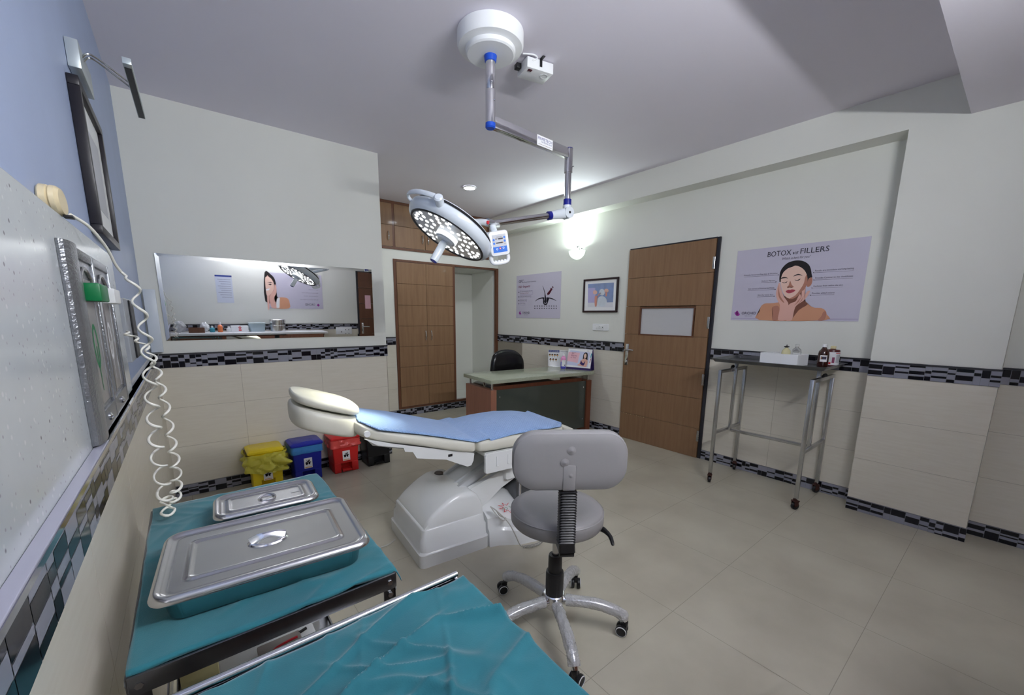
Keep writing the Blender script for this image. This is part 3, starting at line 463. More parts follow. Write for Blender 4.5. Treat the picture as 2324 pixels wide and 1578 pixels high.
# ------------------------------------------------------------------ wardrobe and loft cabinet
def bow_handle(parent, x, y, z, L=0.11, m=None):
    b = BM(); pts = spline([(x, y, z+L/2), (x, y-0.016, z+L*0.42), (x, y-0.026, z), (x, y-0.016, z-L*0.42), (x, y, z-L/2)], 5)
    tube(b, pts, [0.0055+0.0025*abs(math.cos(k/len(pts)*pi)) for k in range(len(pts))], 10)
    lathe(b, [(0.001, 0), (0.009, 0.003), (0.009, 0.008), (0.001, 0.01)], Matrix.Translation((x, y-0.031, z-0.006)) @ Matrix.Rotation(-pi/2, 4, 'X'), 12)
    return obj('handle', b, m or M_CHROME, parent)
wa = thing('wardrobe', 'tall brown built-in wardrobe with two closed doors and an open bay behind the desk', 'wardrobe', (2.449, YC, 0.0))
WX = WD-2.449-0.003; zb_, zt_ = 0.100, 2.125
b = BM()
box(b, (0, -0.012, zb_), (0.035, 0.03, zt_)); box(b, (0.035, -0.012, zt_-0.028), (WX, 0.03, zt_)); box(b, (WX-0.045, -0.012, zb_), (WX, 0.03, zt_-0.028))
box(b, (0.035, -0.012, zb_), (WX-0.045, 0.03, zb_+0.028)); box(b, (0.893, -0.012, zb_+0.028), (0.930, 0.03, zt_-0.028))
obj('frame', b, M_WOODD, wa, smooth=0)
def slab_door(parent, x0, x1, z0, z1, n, hx, hz, hs=0.13):
    b = BM(); seams_panel(b, x0, x1, z0, z1, n, 0.018, 0.004, y=-0.0005); box(b, (x0+0.004, -0.001, z0+0.004), (x1-0.004, 0.015, z1-0.004))
    d = obj('door', b, M_WOOD, parent, smooth=0)
    bow_handle(d, hx, -0.019, hz, hs); return d
slab_door(wa, 0.038, 0.4625, zb_+0.03, zt_-0.031, 7, 0.432, 1.12)
slab_door(wa, 0.4665, 0.890, zb_+0.03, zt_-0.031, 7, 0.520, 1.12)
lc = thing('loft_cabinet', 'brown loft cabinet above the wardrobe, just under the ceiling', 'cabinet', (XM+0.003, YC, 0.0))
LXE = WB-XM-0.006; z0l, z1l = 2.2435, H-0.002
b = BM(); box(b, (0, -0.014, z0l), (LXE, -0.0005, z0l+0.03)); box(b, (0, -0.014, z1l-0.03), (LXE, -0.0005, z1l))
cols = [0.0, 0.70, 1.60, LXE-0.03]
for x in cols: box(b, (x, -0.014, z0l+0.03), (x+0.03, -0.0005, z1l-0.03))
obj('frame', b, M_WOODD, lc, smooth=0)
for xa, xb_, hx in ((0.03, 0.70, 0.64), (0.73, 1.16, 1.118), (1.164, 1.60, 1.202), (1.63, LXE-0.03, 1.70)):
    d = slab_door(lc, xa+0.002, xb_-0.002, z0l+0.032, z1l-0.032, 2, hx, 2.405, 0.10)
# grooves make the two stacked panels of each loft door
# ------------------------------------------------------------------ door and fittings on the back wall (seen in the mirror)
d2 = thing('door_2', 'dark brown door with a pink notice, seen in the mirror', 'door', (3.86, YBACK, 0), pi); d2['kind'] = 'structure'
b = BM(); box(b, (-0.03, -0.02, 0), (0, -0.0005, 2.13)); box(b, (0.9, -0.02, 0), (0.93, -0.0005, 2.13)); box(b, (0, -0.02, 2.1), (0.9, -0.0005, 2.13)); obj('door_frame', b, M_DFRAME, d2, smooth=0)
b = BM(); seams_panel(b, 0.002, 0.898, 0.005, 2.098, 7, 0.03, 0.004, y=-0.001); obj('door_leaf', b, M_WOODD, d2, smooth=0)
b = BM(); box(b, (0.83, -0.040, 0.90), (0.868, -0.0315, 1.12), 0.003); hp = obj('handle_plate', b, M_CHROME, d2)
b = BM(); cyl(b, (0.85, -0.04, 1.05), (0.85, -0.08, 1.05), 0.008); tube(b, [(0.85, -0.08, 1.05), (0.80, -0.082, 1.05), (0.73, -0.078, 1.045)], 0.008, 8); obj('lever', b, M_CHROME, hp)
b = BM(); box(b, (0.62, -0.034, 1.40), (0.78, -0.0315, 1.66)); obj('notice', b, INK['pink'], d2, smooth=0)
# ================================================================== LAMPS
def light(name, typ, loc, energy, color=(1, 1, 1), parent=None, **k):
    l = bpy.data.lights.new(name, typ); l.energy = energy; l.color = color
    for a, v in k.items(): setattr(l, a, v)
    o = bpy.data.objects.new(name, l); C.objects.link(o); o.location = loc
    if parent is not None: o.parent = parent
    return o
# tube light on the back wall above the counter
tl = thing('tube_light', 'white batten tube light high on the wall above the white-topped counter', 'lamp', (1.4, YBACK, 2.29), pi)
b = BM(); box(b, (-0.62, -0.035, -0.02), (0.62, -0.001, 0.03), 0.004); obj('batten', b, M_WHITE, tl)
M_TUBE = mat('tube_glow', (1, 1, 1), 0.4, emit=(0.93, 0.97, 1.0), estr=42)
b = BM(); cyl(b, (-0.6, -0.058, -0.005), (0.6, -0.058, -0.005), 0.014, 16); obj('tube', b, M_TUBE, tl)
for s in (-1, 1):
    b = BM(); box(b, (s*0.6-0.012, -0.075, -0.024), (s*0.6+0.012, -0.034, 0.014), 0.003); obj('lamp_holder', b, M_WHITE, tl)
li = light('tube_light_source', 'AREA', (0, -0.078, -0.005), P_TUBE, (0.95, 0.975, 1.0), tl, shape='RECTANGLE', size=1.18, size_y=0.03)
li.rotation_euler = (-pi/2-radians(22), 0, 0)        # faces away from the wall
# recessed ceiling downlight
dl = thing('downlight', 'round glowing downlight set in the ceiling in front of the loft cabinet', 'lamp', (2.925, 0.29, H))
M_DLG = mat('downlight_glow', (1, 1, 1), 0.4, emit=(0.86, 0.92, 1.0), estr=14)
b = BM(); lathe(b, [(0.074, -0.0005), (0.080, -0.008), (0.074, -0.014), (0.064, -0.014), (0.064, -0.004)], None, 40, cap0=False, cap1=False); obj('trim_ring', b, M_WHITE, dl)
b = BM(); lathe(b, [(0.066, -0.012), (0.060, -0.015), (0.001, -0.016)], None, 40, cap0=False); obj('diffuser', b, M_DLG, dl)
li = light('downlight_source', 'AREA', (0, 0, -0.02), P_DOWN, (0.88, 0.93, 1.0), dl, shape='DISK', size=0.13)
# wall sconce: half bowl of frosted glass open to the top
sc = thing('wall_sconce', 'white half-bowl glass wall light glowing above the framed picture', 'lamp', (WD, -0.255, 2.205), -pi/2)
M_SCO = mat('sconce_glass', s2l(236, 242, 236), 0.25, trans=0.35, emit=(0.88, 1.0, 0.95), estr=0.5)
b = BM(); N = 20; rs = []
for k in range(9):
    t = k/8*pi/2*0.97; rr = 0.118*sin(t)+0.003; z = -0.105*cos(t)
    rs.append([Vector((rr*cos(a), -0.002-rr*0.92*abs(sin(a)), z)) for a in [pi+pi*i/N for i in range(N+1)]])
rings(b, rs, False, False, close=False)
o = obj('glass_bowl', b, M_SCO, sc); md = o.modifiers.new('thick', 'SOLIDIFY'); md.thickness = 0.004; md.offset = -1
b = BM(); box(b, (-0.03, -0.02, -0.05), (0.03, -0.001, 0.05), 0.004); cyl(b, (0, -0.018, 0.0), (0, -0.05, 0.0), 0.014); obj('wall_bracket', b, M_CHROME, sc)
M_BULB = mat('bulb_glow', (1, 1, 1), 0.4, emit=(0.85, 1.0, 0.95), estr=8)
b = BM(); lathe(b, [(0.001, -0.03), (0.014, -0.026), (0.016, 0), (0.026, 0.02), (0.028, 0.04), (0.018, 0.058), (0.001, 0.064)], Matrix.Translation((0, -0.052, -0.02)), 20); obj('bulb', b, M_BULB, sc)
b = BM(); cyl(b, (0.094, -0.002, 0.0), (0.108, -0.06, 0.012), 0.008, 10)
obj('clip', b, M_CHROME, sc)
li = light('sconce_source', 'AREA', (0, -0.062, 0.004), P_SCONCE, (0.86, 1.0, 0.95), sc, shape='DISK', size=0.09)
li.rotation_euler = (-pi+radians(26), 0, 0)
# ------------------------------------------------------------------ operating theatre lamp
PX, PY = 1.615, -1.928; EX, EY, ZA = 2.262, -1.888, 2.42
ot = thing('surgical_lamp', 'ceiling-mounted surgical lamp with jointed steel arms and a round LED head over the couch', 'lamp', (PX, PY, H-0.001))
b = BM()
lathe(b, [(0.168, 0), (0.172, -0.004), (0.172, -0.060), (0.165, -0.072), (0.130, -0.080), (0.128, -0.098), (0.120, -0.104), (0.04, -0.106)], Matrix.Translation((PX, PY, H-0.001)), 56)
obj('ceiling_canopy', b, M_WHITE, ot, world=True)
b = BM(); lathe(b, [(0.034, 0), (0.034, -0.004), (0.030, -0.028), (0.026, -0.03)], Matrix.Translation((PX, PY, 2.732)), 28); obj('blue_collar', b, M_BLUEP, ot, world=True)
b = BM(); lathe(b, [(0.027, 0.02), (0.0275, 0.0), (0.022, -0.006)], Matrix.Translation((PX, PY, 2.392)), 28)
obj('blue_collar', b, M_BLUEP, ot, world=True)
b = BM(); lathe(b, [(0.0255, 2.732), (0.0255, 2.575), (0.0245, 2.573), (0.0245, 2.571), (0.0265, 2.570), (0.0265, 2.40)], Matrix.Translation((PX, PY, 0)), 28); 
cyl(b, (PX-0.01, PY-0.024, 2.60), (PX-0.012, PY-0.03, 2.60), 0.004, 8); cyl(b, (PX+0.008, PY-0.024, 2.52), (PX+0.009, PY-0.031, 2.52), 0.004, 8)
obj('drop_tube', b, M_CHROME, ot, world=True)
b = BM(); bar(b, (PX+0.02, PY+0.001, ZA), (EX-0.005, EY, ZA), 0.034, 0.058, 0.002); o = obj('upper_arm', b, M_CHROME, ot, world=True)
# sticker on the arm
ad = Vector((EX-PX, EY-PY, 0)).normalized(); an = Vector((ad.y, -ad.x, 0))
SM = Matrix(((ad.x, 0, an.x, PX), (ad.y, 0, an.y, PY), (0, 1, 0, ZA), (0, 0, 0, 1)))
b = BM(); prism(b, [(0.340, -0.028), (0.475, -0.028), (0.475, 0.028), (0.340, 0.028)], SM, 0.0172, 0.0180)
st = obj('sticker', b, M_PAPER, o, world=True, root=ot, smooth=0)
b = BM(); text_bm(b, 'PRIMETECH', 0.346, 0.004, 0.122, 0.016, SM, 0, 0.0184); text_bm(b, 'THE MEDITEK GROUP', 0.375, -0.008, 0.093, 0.008, SM, 0, 0.0184); text_bm(b, 'www.primetech.in', 0.350, -0.021, 0.115, 0.006, SM, 1, 0.0184)
obj('lettering', b, [INK['blue'], INK['maroon']], st, world=True, root=ot, smooth=0)
b = BM(); lathe(b, [(0.020, 2.452), (0.026, 2.450), (0.026, 2.31), (0.021, 2.309), (0.021, 2.15)], Matrix.Translation((EX, EY, 0)), 28); cyl(b, (EX+0.012, EY-0.02, 2.345), (EX+0.016, EY-0.032, 2.345), 0.004, 8)
obj('drop_tube', b, M_CHROME, ot, world=True)
b = BM(); lathe(b, [(0.024, 2.455), (0.0265, 2.450)], Matrix.Translation((EX, EY, 0)), 28); obj('blue_cap', b, M_NAVYP, ot, world=True)
b = BM(); lathe(b, [(0.022, 2.15), (0.026, 2.148), (0.027, 2.112), (0.022, 2.11)], Matrix.Translation((EX, EY, 0)), 28); obj('blue_collar', b, M_NAVYP, ot, world=True)
J = Vector((EX, EY, 2.065)); K = Vector((1.70, -1.805, 1.935)); dj = (K-J).normalized()
b = BM(); cyl(b, (EX, EY, 2.112), (EX, EY, 2.06), 0.028, 24); m_, _l = frame_from(J, K)
side = dj.cross(Vector((0, 0, 1))).normalized()
cyl(b, J-side*0.030, J+side*0.030, 0.036, 28)
rings(b, [[J+dj*t+side*(w*cos(a))+dj.cross(side)*(w*1.1*sin(a)) for a in [2*pi*i/20 for i in range(20)]] for t, w in ((0, 0.030), (0.05, 0.028), (0.11, 0.024), (0.135, 0.022))])
obj('elbow_joint', b, M_LAMPW, ot, world=True)
for s in (-1, 1):
    b = BM(); cyl(b, J+side*0.0305*s, J+side*0.0325*s, 0.008, 14); obj('joint_screw', b, M_BLACK, ot, world=True)
b = BM(); cyl(b, J+dj*0.132, J+dj*0.155, 0.026, 24); obj('blue_collar', b, M_NAVYP, ot, world=True)
b = BM(); cyl(b, J+dj*0.15, K, 0.018, 24); obj('spring_arm', b, M_CHROME, ot, world=True)
# lamp head frame: centre LC, facing ln
LC = Vector((1.385, -1.852, 1.823)); ln = Vector((-0.502, 0.111, -0.858)).normalized()
lx = (Vector((1.0, 0.0, 0.0))-ln*ln.x).normalized(); ly = ln.cross(lx)
LM = Matrix(((lx.x, ly.x, ln.x, LC.x), (lx.y, ly.y, ln.y, LC.y), (lx.z, ly.z, ln.z, LC.z), (0, 0, 0, 1)))   # +z = light direction
b = BM(); lathe(b, [(0.218, 0.004), (0.236, -0.008), (0.246, -0.030), (0.243, -0.052), (0.226, -0.062), (0.222, -0.066), (0.225, -0.071), (0.220, -0.080), (0.17, -0.098), (0.08, -0.108), (0.001, -0.11)], LM, 72, cap0=False); obj('lamp_shell', b, M_LAMPW, ot, world=True)
b = BM(); lathe(b, [(0.2255, -0.0612), (0.229, -0.068), (0.2255, -0.0745)], LM, 72, cap0=False, cap1=False); obj('seam_gasket', b, M_BLACK, ot, world=True)
b = BM(); lathe(b, [(0.205, 0.003), (0.207, 0.007), (0.217, 0.007), (0.2195, 0.003)], LM, 72, cap0=False, cap1=False); obj('rim_gasket', b, M_BLACK, ot, world=True)
M_REFL = mat('reflector_plate', (0.62, 0.63, 0.66), 0.28, metal=0.9, emit=(1, 1, 1), estr=0.04)
b = BM(); lathe(b, [(0.206, 0.0), (0.205, 0.002), (0.001, 0.002)], LM, 64, cap0=False); face = obj('reflector_plate', b, M_REFL, ot, world=True)
M_LED = mat('led_glow', (1, 1, 1), 0.3, emit=(0.96, 1.0, 0.98), estr=3.2)
M_LEDW = mat('led_glow_ring', (1, 1, 1), 0.3, emit=(0.96, 1.0, 0.98), estr=0.8)
rnd = random.Random(11); spots = []
for rr, n, ph_ in ((0.187, 30, 0.0), (0.158, 18, 0.1), (0.127, 14, 0.3), (0.094, 10, 0.0)):
    for k in range(n):
        if n == 30 and k % 5 == 4: continue
        if n == 18 and k % 3 == 2: continue
        a = 2*pi*k/n+ph_; spots.append((rr*cos(a), rr*sin(a)))
led0 = None
for (x, y) in spots:
    if led0 is None:
        b = BM(); lathe(b, [(0.0104, 0.0), (0.0104, 0.0012), (0.001, 0.0016)], None, 18, cap0=False)
        led0 = obj('led_lens', b, M_LED, ot); o = led0
    else: o = led0.copy(); C.objects.link(o); o.parent = ot
    o.matrix_basis = ot.matrix_basis.inverted() @ LM @ Matrix.Translation((x, y, 0.0024))
b = BM(); lathe(b, [(0.062, 0.002), (0.062, 0.022), (0.056, 0.026)], LM, 48, cap0=False, cap1=False); obj('centre_ring', b, M_LEDW, ot, world=True)
b = BM(); lathe(b, [(0.056, 0.026), (0.048, 0.029), (0.044, 0.036), (0.001, 0.037)], LM, 48, cap0=False); obj('centre_cap', b, M_LAMPW, ot, world=True)
b = BM(); lathe(b, [(0.018, 0.036), (0.018, 0.044), (0.021, 0.05), (0.0225, 0.150), (0.0215, 0.158), (0.001, 0.16)], LM, 32, cap0=False); hh = obj('sterile_handle', b, M_LAMPW, ot, world=True)
b = BM(); lathe(b, [(0.0195, 0.1600), (0.017, 0.1625), (0.001, 0.163)], LM, 32, cap0=False); obj('handle_cap', b, M_NAVYP, hh, world=True, root=ot)
# handle bow round the far-left side and two stubs
def lp(a, r, z): return LM @ Vector((r*cos(a), r*sin(a), z))
camdir = (CAM-LC); cl = LM.to_3x3().inverted() @ camdir; acam = math.atan2(cl.y, cl.x)
aL = acam; 
def proj_ang(px, py):
    best = None
    for k in range(360):
        a = radians(k); P = lp(a, 0.246, -0.03); d = P-CAM; z = d.dot(fw)
        x = 1151.94+920.27*d.dot(r2)/z; y = 883.95-920.27*d.dot(u2)/z
        q = (x-px)**2+(y-py)**2
        if best is None or q < best[0]: best = (q, a)
    return best[1]
a1 = proj_ang(930, 455); a2 = proj_ang(990, 478); a3 = proj_ang(938, 515)
def bowh(a, b_):
    if b_-a > pi: b_ -= 2*pi
    if a-b_ > pi: b_ += 2*pi
    pts = [lp(a, 0.238, -0.035), lp(a, 0.262, -0.040)]
    pts += [lp(a+(b_-a)*t, 0.274, -0.050) for t in (0.08, 0.3, 0.5, 0.7, 0.9)]
    pts += [lp(b_, 0.262, -0.050), lp(b_, 0.238, -0.045)]
    return spline(pts, 5)
b = BM(); tube(b, bowh(a1, a2), 0.013, 12, flat=0.55); obj('grip_bow', b, M_LAMPW, ot, world=True)
for a in (a2, a3):
    b = BM(); p = lp(a, 0.225, -0.04); q = lp(a, 0.283, -0.048); cyl(b, p, q, 0.022, 24); 
    m_, _l = frame_from(p, q); lathe(b, [(0.022, _l), (0.015, _l+0.006), (0.001, _l+0.007)], m_, 24, cap0=False); obj('grip_stub', b, M_LAMPW, ot, world=True)
# yoke from the arm end down to the control box on the right
# control box with panel, hanging at the right of the head
def at_px(px, py, t): return CAM + (fw + r2*((px-1151.94)/920.27) - u2*((py-883.95)/920.27))*t
CO = at_px(1133, 557, 2.20)
bx = (rt*0.93+Vector((0, 0, 0.20))+Vector((fw.x, fw.y, 0))*0.34).normalized()
bz0 = (Vector((0, 0, 1))+rt*0.04-Vector((fw.x, fw.y, 0))*0.12); bz = (bz0-bx*bz0.dot(bx)).normalized(); by = bz.cross(bx)
BMx = Matrix(((bx.x, by.x, bz.x, CO.x), (bx.y, by.y, bz.y, CO.y), (bx.z, by.z, bz.z, CO.z), (0, 0, 0, 1)))
FV = BMx @ UV    # u right, v up, w toward the viewer
b = BM()
rloft(b, [(0.100, 0.118, 0.014, -0.052, 0, 0.010), (0.110, 0.128, 0.018, -0.046, 0, 0.010), (0.114, 0.130, 0.018, 0.0, 0, 0.010), (0.106, 0.122, 0.016, 0.008, 0, 0.010), (0.102, 0.116, 0.014, 0.009, 0, 0.010)], FV)
cb = obj('control_box', b, M_WHITE, ot, world=True)
BOXTOP = FV @ Vector((-0.005, 0.068, -0.028))
ay = proj_ang(1100, 560)
CBc = lp(ay, 0.30, -0.03)
b = BM(); tube(b, spline([LM @ Vector((0.02, 0.0, -0.105)), LM @ Vector((0.07, 0.03, -0.135)), K+Vector((-0.06, -0.01, 0.0)), K], 6), 0.019, 14); 
tube(b, spline([K+Vector((-0.005, -0.01, -0.005)), K+Vector((0.03, -0.035, -0.012)), BOXTOP+Vector((-0.012, 0.0, 0.028)), BOXTOP], 6), 0.017, 14)
obj('yoke', b, M_LAMPW, ot, world=True)
b = BM(); cyl(b, K-Vector((0.03, 0.012, -0.002)), K+Vector((0.012, -0.008, 0)), 0.0235, 20); obj('joint_ring', b, M_CHROME, ot, world=True)
b = BM(); cyl(b, K+Vector((-0.034, -0.022, 0.0)), K+Vector((-0.032, -0.026, 0)), 0.010, 14); obj('joint_label', b, INK['red'], ot, world=True)


b = BM()
pts = spline([(-0.044, -0.050), (-0.050, -0.072), (-0.044, -0.094), (-0.02, -0.104), (0.02, -0.104), (0.044, -0.094), (0.050, -0.072), (0.044, -0.050)], 5) if False else [Vector(p) for p in ((-0.045, -0.045, 0), (-0.050, -0.068, 0), (-0.040, -0.088, 0), (0.0, -0.093, 0), (0.040, -0.088, 0), (0.050, -0.068, 0), (0.045, -0.045, 0))]
pts = spline(pts, 5); tube(b, [FV @ Vector((p.x, p.y, -0.018)) for p in pts], 0.011, 12)
for k in range(4):
    m_ = FV @ Matrix.Translation((-0.027+k*0.018, -0.084, -0.018)); lathe(b, [(0.001, 0.010), (0.008, 0.007), (0.010, 0.0), (0.008, -0.007), (0.001, -0.010)], m_, 12)
obj('box_grip', b, M_WHITE, cb, world=True, root=ot)
b = BM(); prism(b, [(-0.040, -0.036), (0.040, -0.036), (0.040, 0.056), (-0.040, 0.056)], FV, 0.0092, 0.0100); pn = obj('control_panel', b, INK['grey'], cb, world=True, root=ot, smooth=0)
circ = lambda cx, cy, r, n=14: [(cx+r*cos(2*pi*i/n), cy+r*sin(2*pi*i/n)) for i in range(n)]
P_ = [('panel_blue', 1, [(-0.040, -0.036), (0.040, -0.036), (0.040, -0.006), (-0.040, -0.006)]), ('ink', 1, [(-0.020, 0.030), (0.022, 0.030), (0.022, 0.037), (-0.020, 0.037)]), ('ink', 1, [(-0.020, 0.010), (0.022, 0.010), (0.022, 0.016), (-0.020, 0.016)]),
 ('panel_blue', 1, circ(-0.031, 0.030, 0.006)), ('panel_blue', 1, circ(-0.031, 0.012, 0.006)), ('panel_blue', 1, circ(0.031, 0.038, 0.006)), ('panel_blue', 1, circ(0.031, 0.020, 0.006)),
 ('white', 2, circ(-0.018, -0.018, 0.0052)), ('red', 2, circ(0.0, -0.016, 0.0058)), ('white', 2, circ(0.019, -0.015, 0.0052)), ('panel_blue', 3, circ(-0.018, -0.018, 0.0032)), ('panel_blue', 3, circ(0.019, -0.015, 0.0032)), ('white', 3, circ(0, -0.016, 0.0025)), ('ink', 2, circ(0.030, 0.004, 0.002)), ('white', 2, [(-0.014, 0.031), (-0.010, 0.031), (-0.010, 0.036), (-0.014, 0.036)]), ('white', 2, [(-0.008, 0.031), (-0.005, 0.031), (-0.005, 0.036), (-0.008, 0.036)]), ('amber', 2, [(0.018, 0.011), (0.021, 0.011), (0.021, 0.015), (0.018, 0.015)])]
INK['panel_blue'] = mat('print_panel_blue', s2l(40, 110, 210), 0.35)
art(pn, 'panel_print', P_, [('OPERATION LIGHT', -0.015, 0.041, 0.032, 0.004, 'ink', 0)], root=ot, mtx=ot.matrix_basis.inverted() @ FV @ Matrix.Translation((0, 0, 0.0100)))
# lamp's own light
sp = light('surgical_lamp_source', 'SPOT', (0, 0, 0), P_OT*12, (1.0, 1.0, 0.80), ot, spot_size=radians(34), spot_blend=0.9, shadow_soft_size=0.14)
zc = -ln; xc = lx; yc = zc.cross(xc); P0_ = LC+ln*0.03
sp.matrix_basis = ot.matrix_basis.inverted() @ Matrix(((xc.x, yc.x, zc.x, P0_.x), (xc.y, yc.y, zc.y, P0_.y), (xc.z, yc.z, zc.z, P0_.z), (0, 0, 0, 1)))
# junction box beside the canopy
jb = thing('junction_box', 'small white metal box with a black strap on the ceiling beside the lamp canopy', 'box', (1.975, -1.875, H-0.001), radians(-12))
b = BM(); box(b, (-0.085, -0.06, -0.058), (0.085, 0.06, -0.004), 0.002); obj('box_body', b, M_WHITE, jb)
b = BM(); box(b, (-0.006, -0.0625, -0.040), (0.010, -0.0605, -0.002)); box(b, (-0.006, -0.095, -0.004), (0.010, -0.0605, -0.0005)); obj('strap', b, M_BLACK, jb)
b = BM(); box(b, (-0.115, 0.01, -0.034), (-0.086, 0.045, -0.008), 0.002); obj('connector', b, M_BLACK, jb)
b = BM(); lathe(b, [(0.022, -0.0600), (0.022, -0.0585)], Matrix.Translation((0.045, -0.02, 0)), 28, cap0=False, cap1=False); lathe(b, [(0.0195, -0.0600), (0.0195, -0.0585)], Matrix.Translation((0.045, -0.02, 0)), 28, cap0=False, cap1=False); lathe(b, [(0.022, -0.0602), (0.0195, -0.0602)], Matrix.Translation((0.045, -0.02, 0)), 28, cap0=False, cap1=False); obj('knockout', b, M_WHITEM, jb)
b = BM(); box(b, (-0.068, -0.045, -0.0605), (-0.044, -0.028, -0.0583)); obj('rocker_switch', b, INK['maroon'], jb)
b = BM(); tube(b, spline([(-0.05, -0.061, -0.02), (-0.03, -0.075, -0.01), (-0.06, -0.085, -0.006), (-0.12, -0.07, -0.008)], 6), 0.004, 8); obj('cable', b, M_WHITE, jb)
# ================================================================== TREATMENT COUCH
CO_ = (1.134, -1.695, 0.0)
co = thing('treatment_couch', 'white cream-padded treatment couch on a moulded plinth in the middle of the room', 'couch', CO_, radians(-5))
# moulded base: stepped lower shell with a humped cover
b = BM()
def yz_ring(u, prof): return [Vector((u, v, z)) for v, z in prof]
secs = []
for (x0, x1, y, z, r) in ((0.0, 0.445, 0.275, 0.0, 0.03), (0.0, 0.445, 0.275, 0.075, 0.03), (0.012, 0.44, 0.262, 0.085, 0.03), (0.014, 0.44, 0.258, 0.150, 0.03), (0.024, 0.435, 0.246, 0.162, 0.03), (0.026, 0.43, 0.243, 0.205, 0.03), (0.036, 0.425, 0.232, 0.214, 0.03)):
    secs.append((x1-x0, 2*y, r, z, (x0+x1)/2, 0.0))
rloft(b, secs, n=5, cap1=True)
lb = obj('base_shell', b, M_FIBRE, co, smooth=50)
b = BM()
prof = [(0.030, 0.190), (0.045, 0.222), (0.08, 0.262), (0.13, 0.302), (0.19, 0.340), (0.25, 0.364), (0.31, 0.366), (0.36, 0.358), (0.395, 0.325), (0.415, 0.28), (0.425, 0.20)]
prof = [(p.x, p.y) for p in spline([(x, z, 0) for x, z in prof], 4)]
rs = []
for v, k in ((-0.236, 0.0), (-0.232, 0.80), (-0.222, 0.95), (-0.205, 1.0), (0.205, 1.0), (0.222, 0.95), (0.232, 0.80), (0.236, 0.0)):
    rs.append([Vector((0.225+(x-0.225)*(0.97+0.03*k), v, 0.19+(z-0.19)*k*1.0)) for x, z in prof])
rings(b, rs)
obj('hump_cover', b, M_FIBRE, co, smooth=50)
b = BM(); lathe(b, [(0.040, 0.366), (0.036, 0.3695), (0.001, 0.3695)], Matrix.Translation((0.30, 0.14, 0)), 24, cap0=False, sx=0.8); obj('cable_opening', b, M_BLACK, co)
# plinth under the foot end with its protective sheet
b = BM()
P_ = [(-0.385, 0.0), (-0.375, 0.10), (-0.350, 0.115), (-0.345, 0.175), (-0.30, 0.195), (-0.16, 0.235), (-0.05, 0.30), (0.05, 0.30), (0.16, 0.235), (0.30, 0.195), (0.345, 0.175), (0.350, 0.115), (0.375, 0.10), (0.385, 0.0)]
def pl_sec(u, s, k=1.0): return [Vector((u, v*s, z*k)) for v, z in P_]
rings(b, [pl_sec(0.44, 0.74, 1.0), pl_sec(0.50, 0.78, 1.0), pl_sec(0.62, 0.94, 0.86), pl_sec(0.74, 1.0, 0.7), pl_sec(1.16, 1.0, 0.5), pl_sec(1.20, 0.98, 0.4)])
pt = obj('plinth', b, M_FIBRE, co, smooth=50)
# lift arm, silver, from the hump up to the seat
b = BM()
bar(b, (0.20, 0.0, 0.282), (0.76, 0.0, 0.538), 0.20, 0.040, 0.006)
bar(b, (0.20, -0.112, 0.288), (0.76, -0.112, 0.545), 0.030, 0.050, 0.006); bar(b, (0.20, 0.112, 0.288), (0.76, 0.112, 0.545), 0.030, 0.050, 0.006)
bar(b, (0.20, -0.05, 0.290), (0.76, -0.05, 0.546), 0.016, 0.046, 0.004)
obj('lift_arm', b, mat('silver_paint', s2l(196, 199, 202), 0.3, metal=0.15, coat=0.4), co)
for s in (-1, 1):
    b = BM(); prism(b, [(0.30, 0.20), (0.31, 0.335), (0.594, 0.425), (0.80, 0.49), (0.80, 0.40), (0.594, 0.31), (0.486, 0.235), (0.42, 0.20)], Matrix(((1, 0, 0, 0), (0, 0, 1, s*0.152), (0, 1, 0, 0), (0, 0, 0, 1))), -0.018, 0.018); obj('side_cover', b, M_FIBRE, co)
b = BM(); cyl(b, (0.66, -0.142, 0.475), (0.66, -0.146, 0.475), 0.010, 14); obj('pivot_cap', b, M_BLACK, co)
# cushions: lofts along the couch
def cushion(bm, stations, n=28):
    """stations: (u, ztop, zbot, halfwidth, edge)"""
    rs = []
    for (u, zt_, zb_2, hw, dome) in stations:
        r = []
        for k in range(n):
            a = 2*pi*k/n; ca, sa = cos(a), sin(a)
            sx = math.copysign(abs(ca)**0.34, ca); sz = math.copysign(abs(sa)**0.42, sa)
            mid = (zt_+zb_2)/2; hh_ = (zt_-zb_2)/2
            z = mid+hh_*sz+(dome*(1-sx*sx) if sa > 0 else 0)
            r.append(Vector((u, hw*sx, z)))
        rs.append(r)
    rings(bm, rs)
NW = 0.288
b = BM()
cushion(b, [(-0.300, 0.865, 0.835, 0.12, 0), (-0.292, 0.880, 0.815, 0.17, 0), (-0.265, 0.868, 0.790, 0.225, 0.004), (-0.22, 0.848, 0.775, 0.262, 0.01), (-0.12, 0.818, 0.748, NW-0.008, 0.014), (0.0, 0.786, 0.718, NW, 0.015), (0.15, 0.745, 0.668, NW+0.002, 0.012), (0.27, 0.712, 0.628, NW, 0.006), (0.345, 0.695, 0.612, NW-0.004, 0.002), (0.362, 0.684, 0.625, NW-0.012, 0)])
o = obj('backrest_cushion', b, M_LEATH, co, smooth=60); subsurf(o, 1)
b = BM()
cushion(b, [(0.358, 0.682, 0.622, NW-0.012, 0), (0.372, 0.694, 0.608, NW-0.003, 0.002), (0.45, 0.694, 0.604, NW, 0.012), (0.60, 0.690, 0.600, NW, 0.032), (0.80, 0.684, 0.598, NW, 0.040), (0.90, 0.680, 0.596, NW-0.004, 0.034), (1.00, 0.670, 0.596, NW-0.028, 0.02), (1.07, 0.660, 0.598, NW-0.075, 0.006), (1.11, 0.650, 0.600, NW-0.13, 0), (1.122, 0.636, 0.612, NW-0.16, 0)])
o = obj('seat_cushion', b, M_LEATH, co, smooth=60); subsurf(o, 1)
